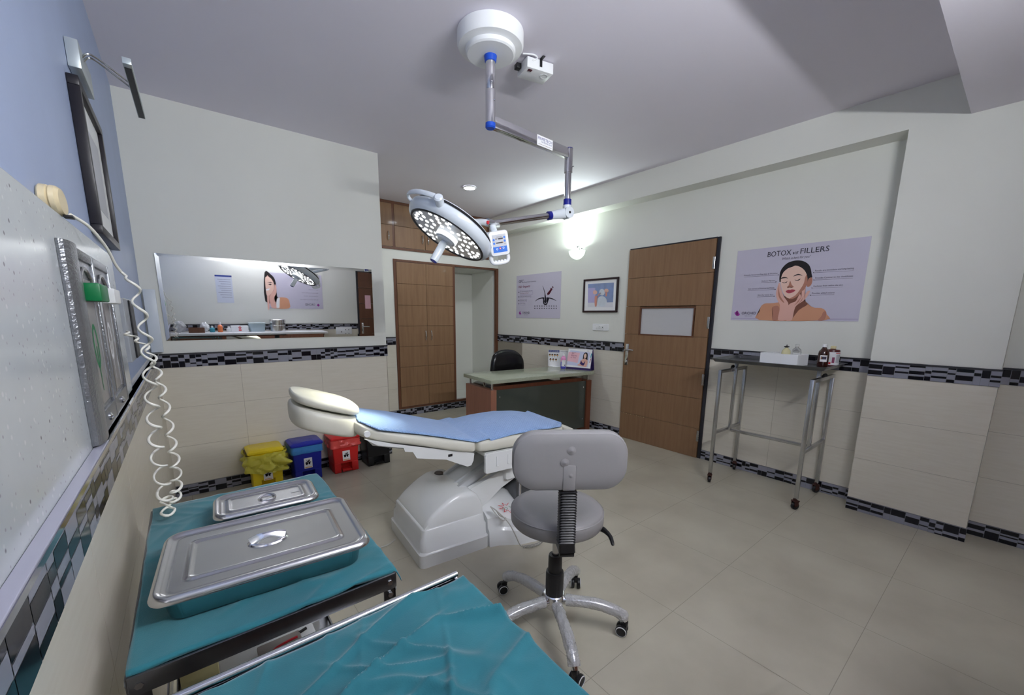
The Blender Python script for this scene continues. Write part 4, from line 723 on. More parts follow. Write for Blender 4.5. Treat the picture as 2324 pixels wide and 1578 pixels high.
b = BM(); cushion(b, [(1.15, 0.60, 0.20, 0.20, 0), (1.165, 0.62, 0.18, 0.24, 0), (1.21, 0.62, 0.18, 0.24, 0), (1.225, 0.60, 0.20, 0.20, 0)]); o = obj('leg_cushion', b, M_LEATH, co, smooth=60); subsurf(o, 1)
# under-shells of white plastic with stepped lower edge
def shell(bm, poly, hw, th=0.012):
    for s in (-1, 1):
        m_ = Matrix(((1, 0, 0, 0), (0, 0, 1, s*hw), (0, 1, 0, 0), (0, 0, 0, 1)))
        prism(bm, poly, m_, -th/2, th/2)
    zt_ = max(p[1] for p in poly)
b = BM()
pA = [(-0.262, 0.800), (-0.20, 0.757), (-0.07, 0.722), (-0.062, 0.700), (-0.02, 0.690), (0.0, 0.652), (0.10, 0.628), (0.17, 0.612), (0.22, 0.585), (0.27, 0.560), (0.30, 0.545), (0.325, 0.548), (0.340, 0.575), (0.345, 0.618), (0.15, 0.674), (-0.12, 0.752), (-0.262, 0.800)][:-1]
shell(b, pA, 0.262); bar(b, (-0.22, 0, 0.765), (0.33, 0, 0.600), 0.50, 0.02, 0.004)
obj('backrest_undershell', b, M_FIBRE, co, smooth=40)
b = BM()
for (u, z) in ((0.18, 0.634),): box(b, (u, -0.270, z-0.008), (u+0.026, -0.2685, z+0.006))
obj('shell_slot', b, M_BLACK, co)
b = BM()
for s in (-1, 1):
    m_ = Matrix(((1, 0, 0, 0), (0, 0, 1, s*0.275), (0, 1, 0, 0), (0, 0, 0, 1)))
    rloft(b, [(0.238, 0.118, 0.014, -0.011, 0.53, 0.540), (0.244, 0.124, 0.016, -0.004, 0.53, 0.540), (0.244, 0.124, 0.016, 0.006, 0.53, 0.540), (0.238, 0.118, 0.014, 0.010, 0.53, 0.540)], m_)
box(b, (0.42, -0.262, 0.575), (1.08, 0.262, 0.602), 0.006)
su = obj('seat_undershell', b, M_FIBRE, co, smooth=40)
b = BM()
for u in (0.485, 0.565, 0.62):
    box(b, (u, -0.2895, 0.515), (u+0.004, -0.286, 0.575)); box(b, (u, -0.2895, 0.515), (u+0.016, -0.286, 0.519))
obj('moulded_groove', b, M_WHITEM, su)
b = BM(); rloft(b, [(0.10, 0.12, 0.015, -0.18), (0.11, 0.13, 0.015, -0.17), (0.11, 0.13, 0.015, 0.17), (0.10, 0.12, 0.015, 0.18)], Matrix.Translation((0.66, -0.02, 0.43)) @ Matrix.Rotation(pi/2, 4, 'X')); obj('actuator_housing', b, M_FIBRE, co)
b = BM(); box(b, (0.72, -0.15, 0.10), (0.98, 0.15, 0.58), 0.02); obj('seat_carrier', b, M_DSTEEL, co)
b = BM(); cyl(b, (0.72, -0.20, 0.20), (0.72, -0.20, 0.42), 0.008, 12); obj('chrome_rod', b, M_CHROME, co)
# head section: support block with a round cushion
def oval(u0, v0, a_, b__, z, tilt, n=44, e=3.0):
    r = []
    for k in range(n):
        t = 2*pi*k/n; c_, s_ = cos(t), sin(t)
        x = a_*math.copysign(abs(c_)**(2/e), c_); y = b__*math.copysign(abs(s_)**(2/e), s_)
        r.append(Vector((u0+x, v0+y, z-x*tilt)))
    return r
HU = -0.400
b = BM(); T_ = 0.34
rings(b, [oval(HU-0.005, 0, 0.12, 0.15, 0.820, T_), oval(HU-0.005, 0, 0.146, 0.185, 0.822, T_), oval(HU-0.003, 0, 0.154, 0.197, 0.832, T_), oval(HU, 0, 0.157, 0.202, 0.87, T_), oval(HU, 0, 0.157, 0.202, 0.905, T_), oval(HU+0.004, 0, 0.150, 0.194, 0.926, T_), oval(HU+0.005, 0, 0.12, 0.16, 0.930, T_)])
o = obj('head_support', b, M_LEATH, co, smooth=60); subsurf(o, 1)
b = BM()
rings(b, [oval(HU+0.01, 0, 0.125, 0.165, 0.934, T_), oval(HU+0.01, 0, 0.150, 0.192, 0.938, T_), oval(HU+0.01, 0, 0.157, 0.200, 0.948, T_), oval(HU+0.01, 0, 0.157, 0.200, 0.970, T_), oval(HU+0.01, 0, 0.150, 0.192, 0.983, T_), oval(HU+0.01, 0, 0.12, 0.155, 0.989, T_), oval(HU+0.01, 0, 0.06, 0.08, 0.992, T_)])
o = obj('head_cushion', b, M_LEATH, co, smooth=60); subsurf(o, 1)
b = BM(); cyl(b, (-0.255, -0.262, 0.832), (-0.255, -0.285, 0.832), 0.006, 12); cyl(b, (-0.255, -0.285, 0.832), (-0.255, -0.300, 0.832), 0.015, 20); obj('clamp_knob', b, M_WHITE, co)
b = BM(); bar(b, (-0.42, 0.0, 0.85), (-0.24, 0.0, 0.80), 0.06, 0.012, 0.002); obj('head_bracket', b, M_STEEL, co)
# star print on the plinth sheet
def plz(u, v):    # height of plinth sheet
    return 0
SPx = Matrix.Translation((0.60, -0.235, 0.1875)) @ Matrix.Rotation(radians(-22), 4, 'Z') @ Matrix.Rotation(radians(17), 4, 'X') @ Matrix.Rotation(radians(11), 4, 'Y')
star = []
for k in range(18):
    a = 2*pi*k/18; r = 0.062 if k % 2 == 0 else 0.030; star.append((r*cos(a)*1.15, r*sin(a)*0.8))
star_in = [(x*0.80, y*0.80) for x, y in star]
b = BM(); n = len(star); vo = [b.verts.new(SPx @ Vector((x, y, 0.012))) for x, y in star]; vi = [b.verts.new(SPx @ Vector((x, y, 0.012))) for x, y in star_in]
for k in range(4, 18): b.faces.new((vo[k], vo[(k+1) % n], vi[(k+1) % n], vi[k])).material_index = 0
text_bm(b, 'B.S. Co.', -0.045, -0.008, 0.09, 0.020, SPx @ Matrix.Rotation(radians(200), 4, 'Z'), 1, 0.0125)
obj('star_print', b, [INK['red'], INK['green']], co, smooth=0)
# quilted blue sheet over backrest and seat
def top_z(u, v):
    stn = [(-0.30, 0.872), (-0.265, 0.872), (-0.22, 0.856), (-0.12, 0.830), (0.0, 0.800), (0.15, 0.758), (0.27, 0.720), (0.355, 0.694), (0.45, 0.704), (0.60, 0.718), (0.80, 0.720), (0.95, 0.704), (1.06, 0.676), (1.12, 0.650), (1.16, 0.60)]
    for (a, za), (c_, zc_) in zip(stn[:-1], stn[1:]):
        if a <= u <= c_:
            t = (u-a)/(c_-a); z = za+(zc_-za)*t; break
    else: z = stn[0][1] if u < a else stn[-1][1]
    dome = 0.030 if 0.45 < u < 1.05 else (0.012 if u <= 0.45 else 0.0)
    w = min(abs(v)/0.29, 1.0)
    return z-dome*w*w-(0.006*max(0, (w-0.90)/0.10)**2)
b = BM(); NU, NV = 110, 48; g = []
for i in range(NU+1):
    u = -0.268+(1.095+0.268)*i/NU; row = []
    hw = 0.279-0.10*max(0, (-0.20-u)/0.07)
    if u > 0.86: hw = 0.279-0.17*(1-math.sqrt(max(0.0, 1-((u-0.86)/0.236)**2)))
    for j in range(NV+1):
        v = -hw+2*hw*j/NV
        z = top_z(u, v)+0.006
        z += 0.0022*noise.noise(Vector((u*6, v*6, 2)))+0.002*abs(noise.noise(Vector((u*3+v*2, v*9, 5))))
        if u < 0.20: z += 0.0
        if abs(v) > hw-0.004: z -= 0.005
        row.append(b.verts.new((u, v, z)))
    g.append(row)
for i in range(NU):
    for j in range(NV): b.faces.new((g[i][j], g[i+1][j], g[i+1][j+1], g[i][j+1]))
sheet = tag(obj('quilted_sheet', b, None or mat('quilted_blue', s2l(142, 174, 222), 0.8, sheen=0.2), None, smooth=80), 'pale blue quilted sheet spread over the treatment couch', 'sheet')
sheet.location = CO_; sheet.rotation_euler = (0, 0, radians(-5))
md = sheet.modifiers.new('thick', 'SOLIDIFY'); md.thickness = 0.004; md.offset = 1
nt = MATS['quilted_blue'].node_tree; bs = nt.nodes['Principled BSDF']; tc = nt.nodes.new('ShaderNodeTexCoord'); mp = nt.nodes.new('ShaderNodeMapping'); mp.inputs['Rotation'].default_value = (0, 0, radians(45)); mp.inputs['Scale'].default_value = (1, 1, 0)
nt.links.new(tc.outputs['Object'], mp.inputs['Vector'])
sx_ = nt.nodes.new('ShaderNodeSeparateXYZ'); nt.links.new(mp.outputs['Vector'], sx_.inputs[0]); hsum = None
for ax in (0, 1):
    m1 = nt.nodes.new('ShaderNodeMath'); m1.operation = 'MULTIPLY'; m1.inputs[1].default_value = 260.0; nt.links.new(sx_.outputs[ax], m1.inputs[0])
    m2 = nt.nodes.new('ShaderNodeMath'); m2.operation = 'SINE'; nt.links.new(m1.outputs[0], m2.inputs[0])
    m3 = nt.nodes.new('ShaderNodeMath'); m3.operation = 'ABSOLUTE'; nt.links.new(m2.outputs[0], m3.inputs[0])
    if hsum is None: hsum = m3
    else:
        m4 = nt.nodes.new('ShaderNodeMath'); m4.operation = 'MINIMUM'; nt.links.new(hsum.outputs[0], m4.inputs[0]); nt.links.new(m3.outputs[0], m4.inputs[1]); hsum = m4
bp = nt.nodes.new('ShaderNodeBump'); bp.inputs['Strength'].default_value = 0.9; bp.inputs['Distance'].default_value = 0.003; nt.links.new(hsum.outputs[0], bp.inputs['Height']); nt.links.new(bp.outputs['Normal'], bs.inputs['Normal'])
# foot control lead lying over the plinth: bundle, then a coil to the floor
b = BM()
Lw = lambda u, v, z: Vector((u, v, z))
tube(b, spline([Lw(0.455, -0.262, 0.255), Lw(0.48, -0.29, 0.235), Lw(0.50, -0.30, 0.2), Lw(0.53, -0.325, 0.185), Lw(0.50, -0.335, 0.185), Lw(0.475, -0.30, 0.215), Lw(0.46, -0.27, 0.25), Lw(0.49, -0.285, 0.225), Lw(0.535, -0.34, 0.165), Lw(0.56, -0.375, 0.10), Lw(0.585, -0.395, 0.03), Lw(0.60, -0.40, 0.014)], 6), 0.0035, 8)
pts = []
for k in range(26*10):
    t = k/(26*10); u = 0.60+0.22*t; v = -0.405-0.035*sin(t*pi)+0.05*t*t
    a = 2*pi*26*t; pts.append(Vector((u, v+0.008*cos(a), 0.013+0.008*sin(a))))
tube(b, pts, 0.0026, 6)
tag(obj('foot_control_lead', b, mat('grey_cable', s2l(176, 174, 168), 0.45), None, smooth=60), 'grey coiled lead lying over the plinth and floor by the couch', 'cable')
fl = bpy.data.objects['foot_control_lead']; fl.location = CO_; fl.rotation_euler = (0, 0, radians(-5))

# ================================================================== STOOL
SP = Vector((1.405, -2.712, 0)); saz = radians(-125)
stl = thing('swivel_stool', 'grey padded swivel stool with bubble-wrapped steel legs, in front of the couch', 'stool', SP, saz)   # local +x towards the backrest
M_BUB = mat('bubble_wrap', (0.80, 0.81, 0.82), 0.16, trans=0.25, alpha=0.62, bump=1.0, bscale=70, bdist=0.012)
b = BM()
prof = [(0.001, 0.520), (0.175, 0.520), (0.192, 0.523), (0.199, 0.533), (0.2005, 0.565), (0.197, 0.583), (0.186, 0.593), (0.15, 0.598), (0.08, 0.600), (0.001, 0.600)]
lathe(b, prof, None, 64, cap0=False, cap1=False); obj('seat', b, M_GREYF, stl, smooth=50)
b = BM()
lathe(b, [(0.1985, 0.578), (0.2005, 0.580), (0.1975, 0.583)], None, 64, cap0=False, cap1=False); obj('seat_piping', b, M_GREYF, stl)
# backrest, slightly curved pad facing the seat
b = BM(); NX = 14
W_, H_ = 0.425, 0.222; cz = 0.880; secs2 = []
for (s_, dy, rr) in ((0.80, -0.030, 0.07), (0.94, -0.028, 0.080), (1.0, -0.012, 0.088), (1.0, 0.014, 0.088), (0.975, 0.024, 0.084), (0.92, 0.028, 0.08), (0.60, 0.030, 0.06), (0.25, 0.030, 0.03)):
    rr_ = rrect(W_-(1-s_)*0.22*1.0, H_-(1-s_)*0.22, rr, 7)
    secs2.append([Vector((0.222+dy+(-0.16*y*y), y, cz+z)) for y, z in rr_])
rings(b, secs2)
pad = obj('backrest', b, M_GREYF, stl, smooth=60)
b = BM()   # bumps of the fixing screws and welt under the cover
for (y, z) in ((0.005, 0.045), (-0.018, 0.0), (0.005, -0.05)): lathe(b, [(0.016, 0.0015), (0.010, 0.0026), (0.005, 0.0042), (0.001, 0.0055)], Matrix.Translation((0.250, y-0.006, cz+z)) @ Matrix.Rotation(pi/2, 4, 'Y'), 16, cap0=False)
box(b, (0.2445, -0.030, cz-0.108), (0.2528, 0.018, cz-0.01), 0.006)
obj('cover_bumps', b, M_GREYF, pad)
b = BM()
tube(b, [(0.246-0.16*y*y, y, z) for y, z in [(p[0], cz+p[1]) for p in rrect(W_*0.965, H_*0.93, 0.080, 9)]+[(rrect(W_*0.965, H_*0.93, 0.080, 9)[0][0], cz+rrect(W_*0.965, H_*0.93, 0.080, 9)[0][1])]], 0.0035, 8)
obj('piping', b, M_GREYF, pad)
# bellows cover on the back support
b = BM(); zz = 0.765; prof_ = []
NB = 19
rs = [[Vector((0.232+x, y-0.006, 0.782)) for x, y in rrect(0.030, 0.054, 0.008, 3)], [Vector((0.232+x, y-0.006, 0.765)) for x, y in rrect(0.030, 0.054, 0.008, 3)]]
for k in range(NB*2+1):
    w = 0.068 if k % 2 == 0 else 0.055; d = 0.040 if k % 2 == 0 else 0.030
    z = 0.762-0.0053*k
    rs.append([Vector((0.232+x, y-0.006, z)) for x, y in rrect(d, w, 0.008, 3)])
rs.append([Vector((0.230+x, y-0.004, 0.552)) for x, y in rrect(0.042, 0.062, 0.01, 3)]); rs.append([Vector((0.226+x, y-0.002, 0.520)) for x, y in rrect(0.050, 0.064, 0.012, 3)])
rings(b, rs); obj('bellows', b, M_BLACK, stl, smooth=25)
b = BM(); box(b, (0.0, -0.03, 0.500), (0.245, 0.026, 0.522), 0.004); box(b, (-0.08, -0.08, 0.508), (0.08, 0.08, 0.5195), 0.003); obj('seat_plate', b, M_BLACK, stl)
# lever
b = BM(); cyl(b, (0.01, 0.06, 0.505), (0.035, 0.185, 0.498), 0.005, 10); rodl = obj('lever_rod', b, M_CHROME, stl)
b = BM(); tube(b, spline([(0.034, 0.180, 0.498), (0.046, 0.198, 0.496), (0.085, 0.214, 0.488), (0.120, 0.216, 0.468)], 5), [0.011, 0.012, 0.012, 0.012, 0.012, 0.012, 0.011, 0.010, 0.010, 0.009, 0.009, 0.009, 0.008, 0.008, 0.007, 0.005], 10); obj('lever_grip', b, M_BLACK, rodl)
b = BM(); cyl(b, (0, 0, 0.34), (0, 0, 0.51), 0.0140, 20); obj('gas_post', b, M_STEEL, stl)
b = BM(); lathe(b, [(0.040, 0.170), (0.0405, 0.265), (0.038, 0.278), (0.031, 0.280), (0.0305, 0.350), (0.028, 0.358), (0.016, 0.359), (0.015, 0.345)], None, 32, cap1=False); obj('telescopic_cover', b, M_BLACK, stl)
b = BM(); lathe(b, [(0.030, 0.095), (0.036, 0.10), (0.040, 0.14), (0.047, 0.158), (0.048, 0.168), (0.044, 0.172), (0.03, 0.172)], None, 32); obj('hub', b, M_CHROME, stl)
for k in range(5):
    a = radians(96+72*k)-saz; d = Vector((cos(a), sin(a), 0)); n_ = Vector((-sin(a), cos(a), 0))
    pts = spline([d*0.030+Vector((0, 0, 0.135)), d*0.10+Vector((0, 0, 0.140)), d*0.19+Vector((0, 0, 0.136)), d*0.262+Vector((0, 0, 0.118)), d*0.300+Vector((0, 0, 0.098)), d*0.318+Vector((0, 0, 0.076))], 4)
    b = BM(); tube(b, pts, [0.019-0.004*i/len(pts) for i in range(len(pts))], 14); lg = obj('leg', b, M_CHROME, stl, smooth=60)
    # bubble wrap sleeve
    b = BM(); rs = []; rnd = random.Random(20+k)
    p2 = spline([d*0.052+Vector((0, 0, 0.138)), d*0.10+Vector((0, 0, 0.140)), d*0.19+Vector((0, 0, 0.137)), d*0.262+Vector((0, 0, 0.119)), d*0.300+Vector((0, 0, 0.098)), d*0.312+Vector((0, 0, 0.086))], 9)
    for i, p in enumerate(p2):
        t = (p2[min(i+1, len(p2)-1)]-p2[max(i-1, 0)]).normalized(); bn = t.cross(n_); r = []
        for j in range(40):
            q = 2*pi*j/40; rr = 0.0235+0.0035*noise.noise(Vector((i*0.22, cos(q)*1.8, sin(q)*1.8+k*7)))+0.0016*(((i+j//2) % 2)*((j % 2)))
            r.append(p+(n_*cos(q)+bn*sin(q))*rr)
        rs.append(r)
    rings(b, rs, False, False); obj('bubble_wrap', b, M_BUB, lg, smooth=80)
    cp_ = d*0.318
    R = Matrix.Translation(cp_) @ Matrix.Rotation(a+radians(60+35*k), 4, 'Z')
    b = BM(); lathe(b, [(0.007, 0.045), (0.012, 0.056), (0.012, 0.070), (0.006, 0.080)], R, 14); vs_ = box(b, (-0.008, -0.010, 0.030), (0.022, 0.010, 0.060), 0.004); bmesh.ops.transform(b, matrix=R, verts=vs_)
    cs = obj('caster', b, M_BLACK, stl)
    for s in (-1, 1):
        A = R @ Matrix.Translation((0.014, s*0.015, 0.026)) @ Matrix.Rotation(pi/2, 4, 'X')
        b = BM(); lathe(b, [(0.004, -0.009), (0.020, -0.009), (0.0255, -0.006), (0.026, 0.0), (0.0255, 0.006), (0.020, 0.009), (0.004, 0.009)], A, 28); w_ = obj('wheel', b, M_BLACK, cs, smooth=40)
    A = R @ Matrix.Translation((0.014, 0.0245, 0.026)) @ Matrix.Rotation(pi/2, 4, 'X')
    b = BM(); lathe(b, [(0.0205, -0.0012), (0.0235, -0.0005), (0.0235, 0.0015), (0.0205, 0.0018)], A, 28, cap0=False, cap1=False); obj('wheel_rim', b, M_WHITE, cs)
    A = R @ Matrix.Translation((0.014, -0.0245, 0.026)) @ Matrix.Rotation(pi/2, 4, 'X')
    b = BM(); lathe(b, [(0.0205, -0.0018), (0.0235, -0.0015), (0.0235, 0.0005), (0.0205, 0.0012)], A, 28, cap0=False, cap1=False); obj('wheel_rim', b, M_WHITE, cs)
# ================================================================== DESK AND THINGS ON IT
da = radians(-5.2)
dk = thing('desk', 'desk with a speckled green-grey stone top and a tinted glass front', 'desk', (2.659, 0.039, 0), da)   # local x along, -y toward viewer
DL, DD = 1.450, 0.610
b = BM(); box(b, (0, -DD, 0.712), (DL, 0, 0.750), 0.002); obj('desk_top', b, M_DESKTOP, dk)
b = BM(); box(b, (0.012, -DD+0.02, 0.0), (0.080, -0.03, 0.642), 0.001); obj('side_panel', b, M_WOODR, dk, smooth=0)
b = BM(); box(b, (DL-0.085, -DD+0.02, 0.0), (DL-0.017, -0.08, 0.642), 0.001); obj('side_panel', b, M_WOODR2, dk, smooth=0)
for x in (0.046, DL-0.051):
    for y in (-DD+0.05, -0.075-(0.03 if x > 1 else 0)):
        b = BM(); cyl(b, (x, y, 0.6425), (x, y, 0.7118), 0.0115, 16); obj('standoff', b, M_CHROME, dk)
b = BM(); box(b, (0.081, -DD+0.045, 0.055), (DL-0.086, -DD+0.053, 0.635)); gl = obj('glass_front', b, M_GLASSD, dk, smooth=0)
for x in (0.13, DL-0.13):
    for z in (0.56, 0.17):
        b = BM(); cyl(b, (x, -DD+0.0445, z), (x, -DD+0.037, z), 0.008, 14); obj('glass_stud', b, M_CHROME, gl)
b = BM(); box(b, (0.081, -DD+0.12, 0.30), (DL-0.086, -DD+0.138, 0.66)); box(b, (0.30, -DD+0.14, 0.52), (0.95, -0.12, 0.66)); obj('modesty_panel', b, M_WOODR2, dk, smooth=0)
def dw(x, y, z=0.0): return dk.matrix_basis @ Vector((x, y, z))
# office chair behind the desk
oc = thing('office_chair', 'black leatherette office chair tucked behind the desk', 'chair', (3.46, 0.26, 0), radians(0))
b = BM(); rs = []
outl = spline([(-0.265, 0.62, 0), (-0.262, 0.80, 0), (-0.215, 0.92, 0), (-0.09, 0.965, 0), (0.10, 0.955, 0), (0.22, 0.885, 0), (0.262, 0.79, 0), (0.255, 0.62, 0), (0.16, 0.56, 0), (-0.16, 0.56, 0)], 6, True)
cx_, cz_ = 0.0, 0.77
for s_, dy in ((0.6, 0.045), (0.93, 0.035), (1.0, 0.0), (0.95, -0.030), (0.8, -0.040), (0.4, -0.045)):
    rs.append([Vector((cx_+(p.x-cx_)*s_, 0.0+dy-0.25*((p.x-cx_)*s_)**2, cz_+(p.y-cz_)*s_)) for p in outl])
rings(b, rs); obj('backrest', b, M_BLKLEA, oc, smooth=60)
b = BM(); tube(b, [(cx_+(p.x-cx_)*0.99, 0.004-0.25*(p.x*0.99)**2, cz_+(p.y-cz_)*0.99) for p in outl]+[(cx_+(outl[0].x-cx_)*0.99, 0.004-0.25*(outl[0].x*0.99)**2, cz_+(outl[0].y-cz_)*0.99)], 0.008, 8); obj('backrest_piping', b, M_BLKLEA, oc, smooth=60)
b = BM(); rloft(b, [(0.44, 0.42, 0.1, 0.44), (0.50, 0.48, 0.12, 0.455), (0.50, 0.48, 0.12, 0.495), (0.46, 0.44, 0.11, 0.51)], Matrix.Translation((0, -0.30, 0)) if False else Matrix.Translation((0, 0.27, 0))); obj('seat', b, M_BLKLEA, oc, smooth=60)
b = BM(); bar(b, (0, 0.27, 0.43), (0, 0.06, 0.43), 0.06, 0.012); bar(b, (0, 0.06, 0.43), (0, 0.05, 0.60), 0.06, 0.012); cyl(b, (0, 0.27, 0.10), (0, 0.27, 0.43), 0.025); obj('post', b, M_BLACK, oc)
for k in range(5):
    a = 2*pi*k/5+0.3; d = Vector((cos(a), sin(a), 0))*0.28
    b = BM(); bar(b, (0, 0.27, 0.10), (d.x, 0.27+d.y, 0.075), 0.04, 0.03, 0.004); lg = obj('leg', b, M_BLACK, oc); caster(oc, (d.x, 0.27+d.y, 0), 0.025, a, M_BLACK, M_BLACK, 0.07)
for s in (-1, 1):
    b = BM(); tube(b, spline([(s*0.22, 0.14, 0.46), (s*0.262, 0.14, 0.52), (s*0.268, 0.16, 0.60), (s*0.265, 0.26, 0.62), (s*0.255, 0.36, 0.60)], 5), 0.014, 10); obj('armrest', b, M_STEEL, oc)
# desk calendar
cal = thing('desk_calendar', 'tent desk calendar showing a dark-haired woman on a pale blue page', 'calendar', (4.045, -0.475, 0.7505), radians(-73))
CW = 0.33; tilt = radians(12)
b = BM()
TF = Matrix.Translation((0, -0.055, 0)) @ Matrix.Rotation(-tilt, 4, 'X'); TB = Matrix.Translation((0, 0.055, 0)) @ Matrix.Rotation(tilt, 4, 'X')
for T__ in (TF, TB):
    vs_ = box(b, (-CW/2, -0.0012, 0.0), (CW/2, 0.0012, 0.262)); bmesh.ops.transform(b, matrix=T__, verts=vs_)
box(b, (-CW/2, -0.055, 0.0), (CW/2, 0.055, 0.0024)); obj('stand', b, INK['navy'], cal, smooth=0)
b = BM(); vs_ = box(b, (-CW/2+0.004, -0.0085, 0.026), (CW/2-0.006, -0.0015, 0.258)); bmesh.ops.transform(b, matrix=TF, verts=vs_); pg = obj('pages', b, M_PAPER, cal, smooth=0)
b = BM()
for k in range(22): 
    x = -CW/2+0.015+k*(CW-0.03)/21; tube(b, [TF @ Vector((x, -0.010*cos(t)-0.002, 0.258+0.008*sin(t))) for t in [pi*2*q/10 for q in range(11)]], 0.0009, 5)
obj('wire_binding', b, M_STEEL, cal)
AM = TF @ Matrix.Translation((-CW/2, -0.0086, 0.0)) @ UV
q = lambda x, y: (0.012+(x-870)/730*0.306, 0.030+(950-y)/600*0.228)
cp_ = [('lilac', 1, [q(920, 410), q(1560, 450), q(1530, 930), q(850, 890)]), ('pink', 2, [q(870, 465), q(1240, 480), q(1200, 815), q(850, 770)]),
 ('hair', 2, [q(*p) for p in [(1355, 700), (1350, 600), (1355, 520), (1380, 475), (1425, 455), (1470, 475), (1490, 540), (1495, 640), (1500, 700), (1440, 710)]]),
 ('skin_pink', 3, [q(*p) for p in [(1290, 730), (1340, 690), (1380, 660), (1440, 665), (1500, 710), (1515, 790), (1500, 880), (1470, 925), (1300, 905), (1215, 890), (1215, 850), (1250, 840)]]),
 ('navy', 4, [q(*p) for p in [(1295, 770), (1300, 720), (1350, 790), (1395, 795), (1435, 730), (1430, 800), (1400, 880), (1350, 875), (1280, 830)]]),
 ('skin_light', 4, [q(*p) for p in [(1375, 560), (1385, 510), (1425, 490), (1450, 530), (1455, 590), (1435, 640), (1410, 655), (1385, 620)]]),
 ('skin_pink', 5, [q(*p) for p in [(1215, 860), (1300, 870), (1400, 895), (1480, 890), (1470, 925), (1330, 905), (1215, 888)]]),
 ('teal', 1, [q(1590, 470), q(1620, 480), q(1600, 620), q(1575, 610)]), ('maroon2', 1, [q(1585, 640), q(1605, 640), q(1590, 780), q(1570, 775)])]
art(pg, 'page_print', cp_, [('Discover', q(985, 485)[0], q(985, 485)[1], 0.055, 0.010, 'ink2', 0), ('the', q(980, 535)[0], q(980, 535)[1], 0.032, 0.018, 'maroon2', 0), ('Beauty', q(975, 600)[0], q(975, 600)[1], 0.075, 0.018, 'maroon2', 0), ('in You', q(960, 665)[0], q(960, 665)[1], 0.068, 0.018, 'maroon2', 0), ('2024', q(1460, 420)[0], q(1460, 430)[1]+0.006, 0.025, 0.006, 'ink2', 0)], mtx=AM)
# pump bottle
def bottle(name, label, p, parts, mats, cat='bottle', seg=32, sy=1.0, rotz=0.0, group=None):
    t = thing(name, label, cat, p, rotz, group); o = []
    for (pn_, prof), mm in zip(parts, mats):
        b = BM(); lathe(b, prof, None, seg, sy=sy if pn_ in ('body', 'liquid', 'label') else 1.0, cap0=(pn_ not in ('label',)), cap1=(pn_ not in ('label',))); o.append(obj(pn_, b, mm, t, smooth=45))
    return t, o
pb, o = bottle('handwash_bottle', 'pink and violet-blue bottle with a white nozzle, beside the desk calendar', (3.925, -0.300, 0.7505),
 [('body', [(0.030, 0), (0.0335, 0.004), (0.0335, 0.088), (0.0336, 0.0885)]), ('neck', [(0.0336, 0.0885), (0.0335, 0.128), (0.030, 0.140), (0.016, 0.150), (0.015, 0.162)]), ('nozzle', [(0.015, 0.162), (0.014, 0.175), (0.006, 0.188), (0.0045, 0.200), (0.010, 0.202), (0.010, 0.207), (0.003, 0.210)])],
 [mat('violet_blue_soap', s2l(84, 84, 200), 0.25), mat('pink_soap', s2l(226, 150, 196), 0.25), M_WHITE])
b = BM(); box(b, (-0.013, -0.008, 0.203), (0.004, 0.008, 0.209), 0.002); box(b, (-0.04, -0.004, 0.203), (-0.01, 0.004, 0.208), 0.002); obj('spout', b, M_WHITE, pb)
LB = Matrix.Rotation(radians(-36), 4, 'Z')
b = BM(); rings(b, [[LB @ Vector((0.0342*sin(a), -0.0342*cos(a), z)) for a in [radians(-50+100*k/12) for k in range(13)]] for z in (0.03, 0.108)], False, False, close=False); obj('label', b, M_PAPER, pb)
b = BM(); rings(b, [[LB @ Vector((0.0345*sin(a), -0.0345*cos(a), z)) for a in [radians(10+25*k/6) for k in range(7)]] for z in (0.038, 0.052)], False, False, close=False); obj('label_print', b, INK['ink2'], pb)
# open leaflet stand behind
lf = thing('leaflet_card', 'upright open leaflet with a blue header and small faces, behind the pink bottle', 'leaflet', (4.03, -0.130, 0.7505), radians(-66))
b = BM()
for s, a in ((-1, 12), (1, -8)):
    vs_ = box(b, (0 if s > 0 else -0.155, -0.001, 0.0), (0.155 if s > 0 else 0, 0.001, 0.215)); bmesh.ops.transform(b, matrix=Matrix.Rotation(radians(a*0.4), 4, 'Z'), verts=vs_)
box(b, (-0.13, -0.06, 0.0), (0.13, 0.002, 0.002))
cd_ = obj('card', b, M_PAPER, lf, smooth=0)
LMx = Matrix.Rotation(radians(4.8), 4, 'Z') @ Matrix.Translation((-0.155, -0.0012, 0)) @ UV
hp_ = [('blue', 1, [(0.004, 0.185), (0.150, 0.185), (0.150, 0.213), (0.004, 0.213)])]
for (x, y) in ((0.022, 0.150), (0.056, 0.150), (0.090, 0.150), (0.124, 0.150), (0.032, 0.090), (0.070, 0.090), (0.108, 0.090)):
    hp_.append(('hair', 1, circ(x, y, 0.013, 12))); hp_.append(('amber', 2, circ(x+0.001, y-0.006, 0.008, 10))); hp_.append(('grey', 1, [(x-0.004, y-0.030), (x+0.004, y-0.030), (x+0.006, y-0.012), (x-0.006, y-0.012)]))
art(cd_, 'card_print', hp_, [('HAIR LOSS IN MEN', 0.012, 0.193, 0.128, 0.012, 'white', 0)], mtx=LMx)
b = BM(); M3 = Matrix.Rotation(radians(-3.2), 4, 'Z') @ UV
art(cd_, 'card_print', [('green', 1, circ(0.035, 0.085, 0.013)), ('ink2', 1, [(0.01, 0.198), (0.11, 0.198), (0.11, 0.201), (0.01, 0.201)]), ('ink2', 1, [(0.01, 0.03), (0.09, 0.03), (0.09, 0.035), (0.01, 0.035)])], [], mtx=M3 @ Matrix.Translation((0, 0, 0.0012)))

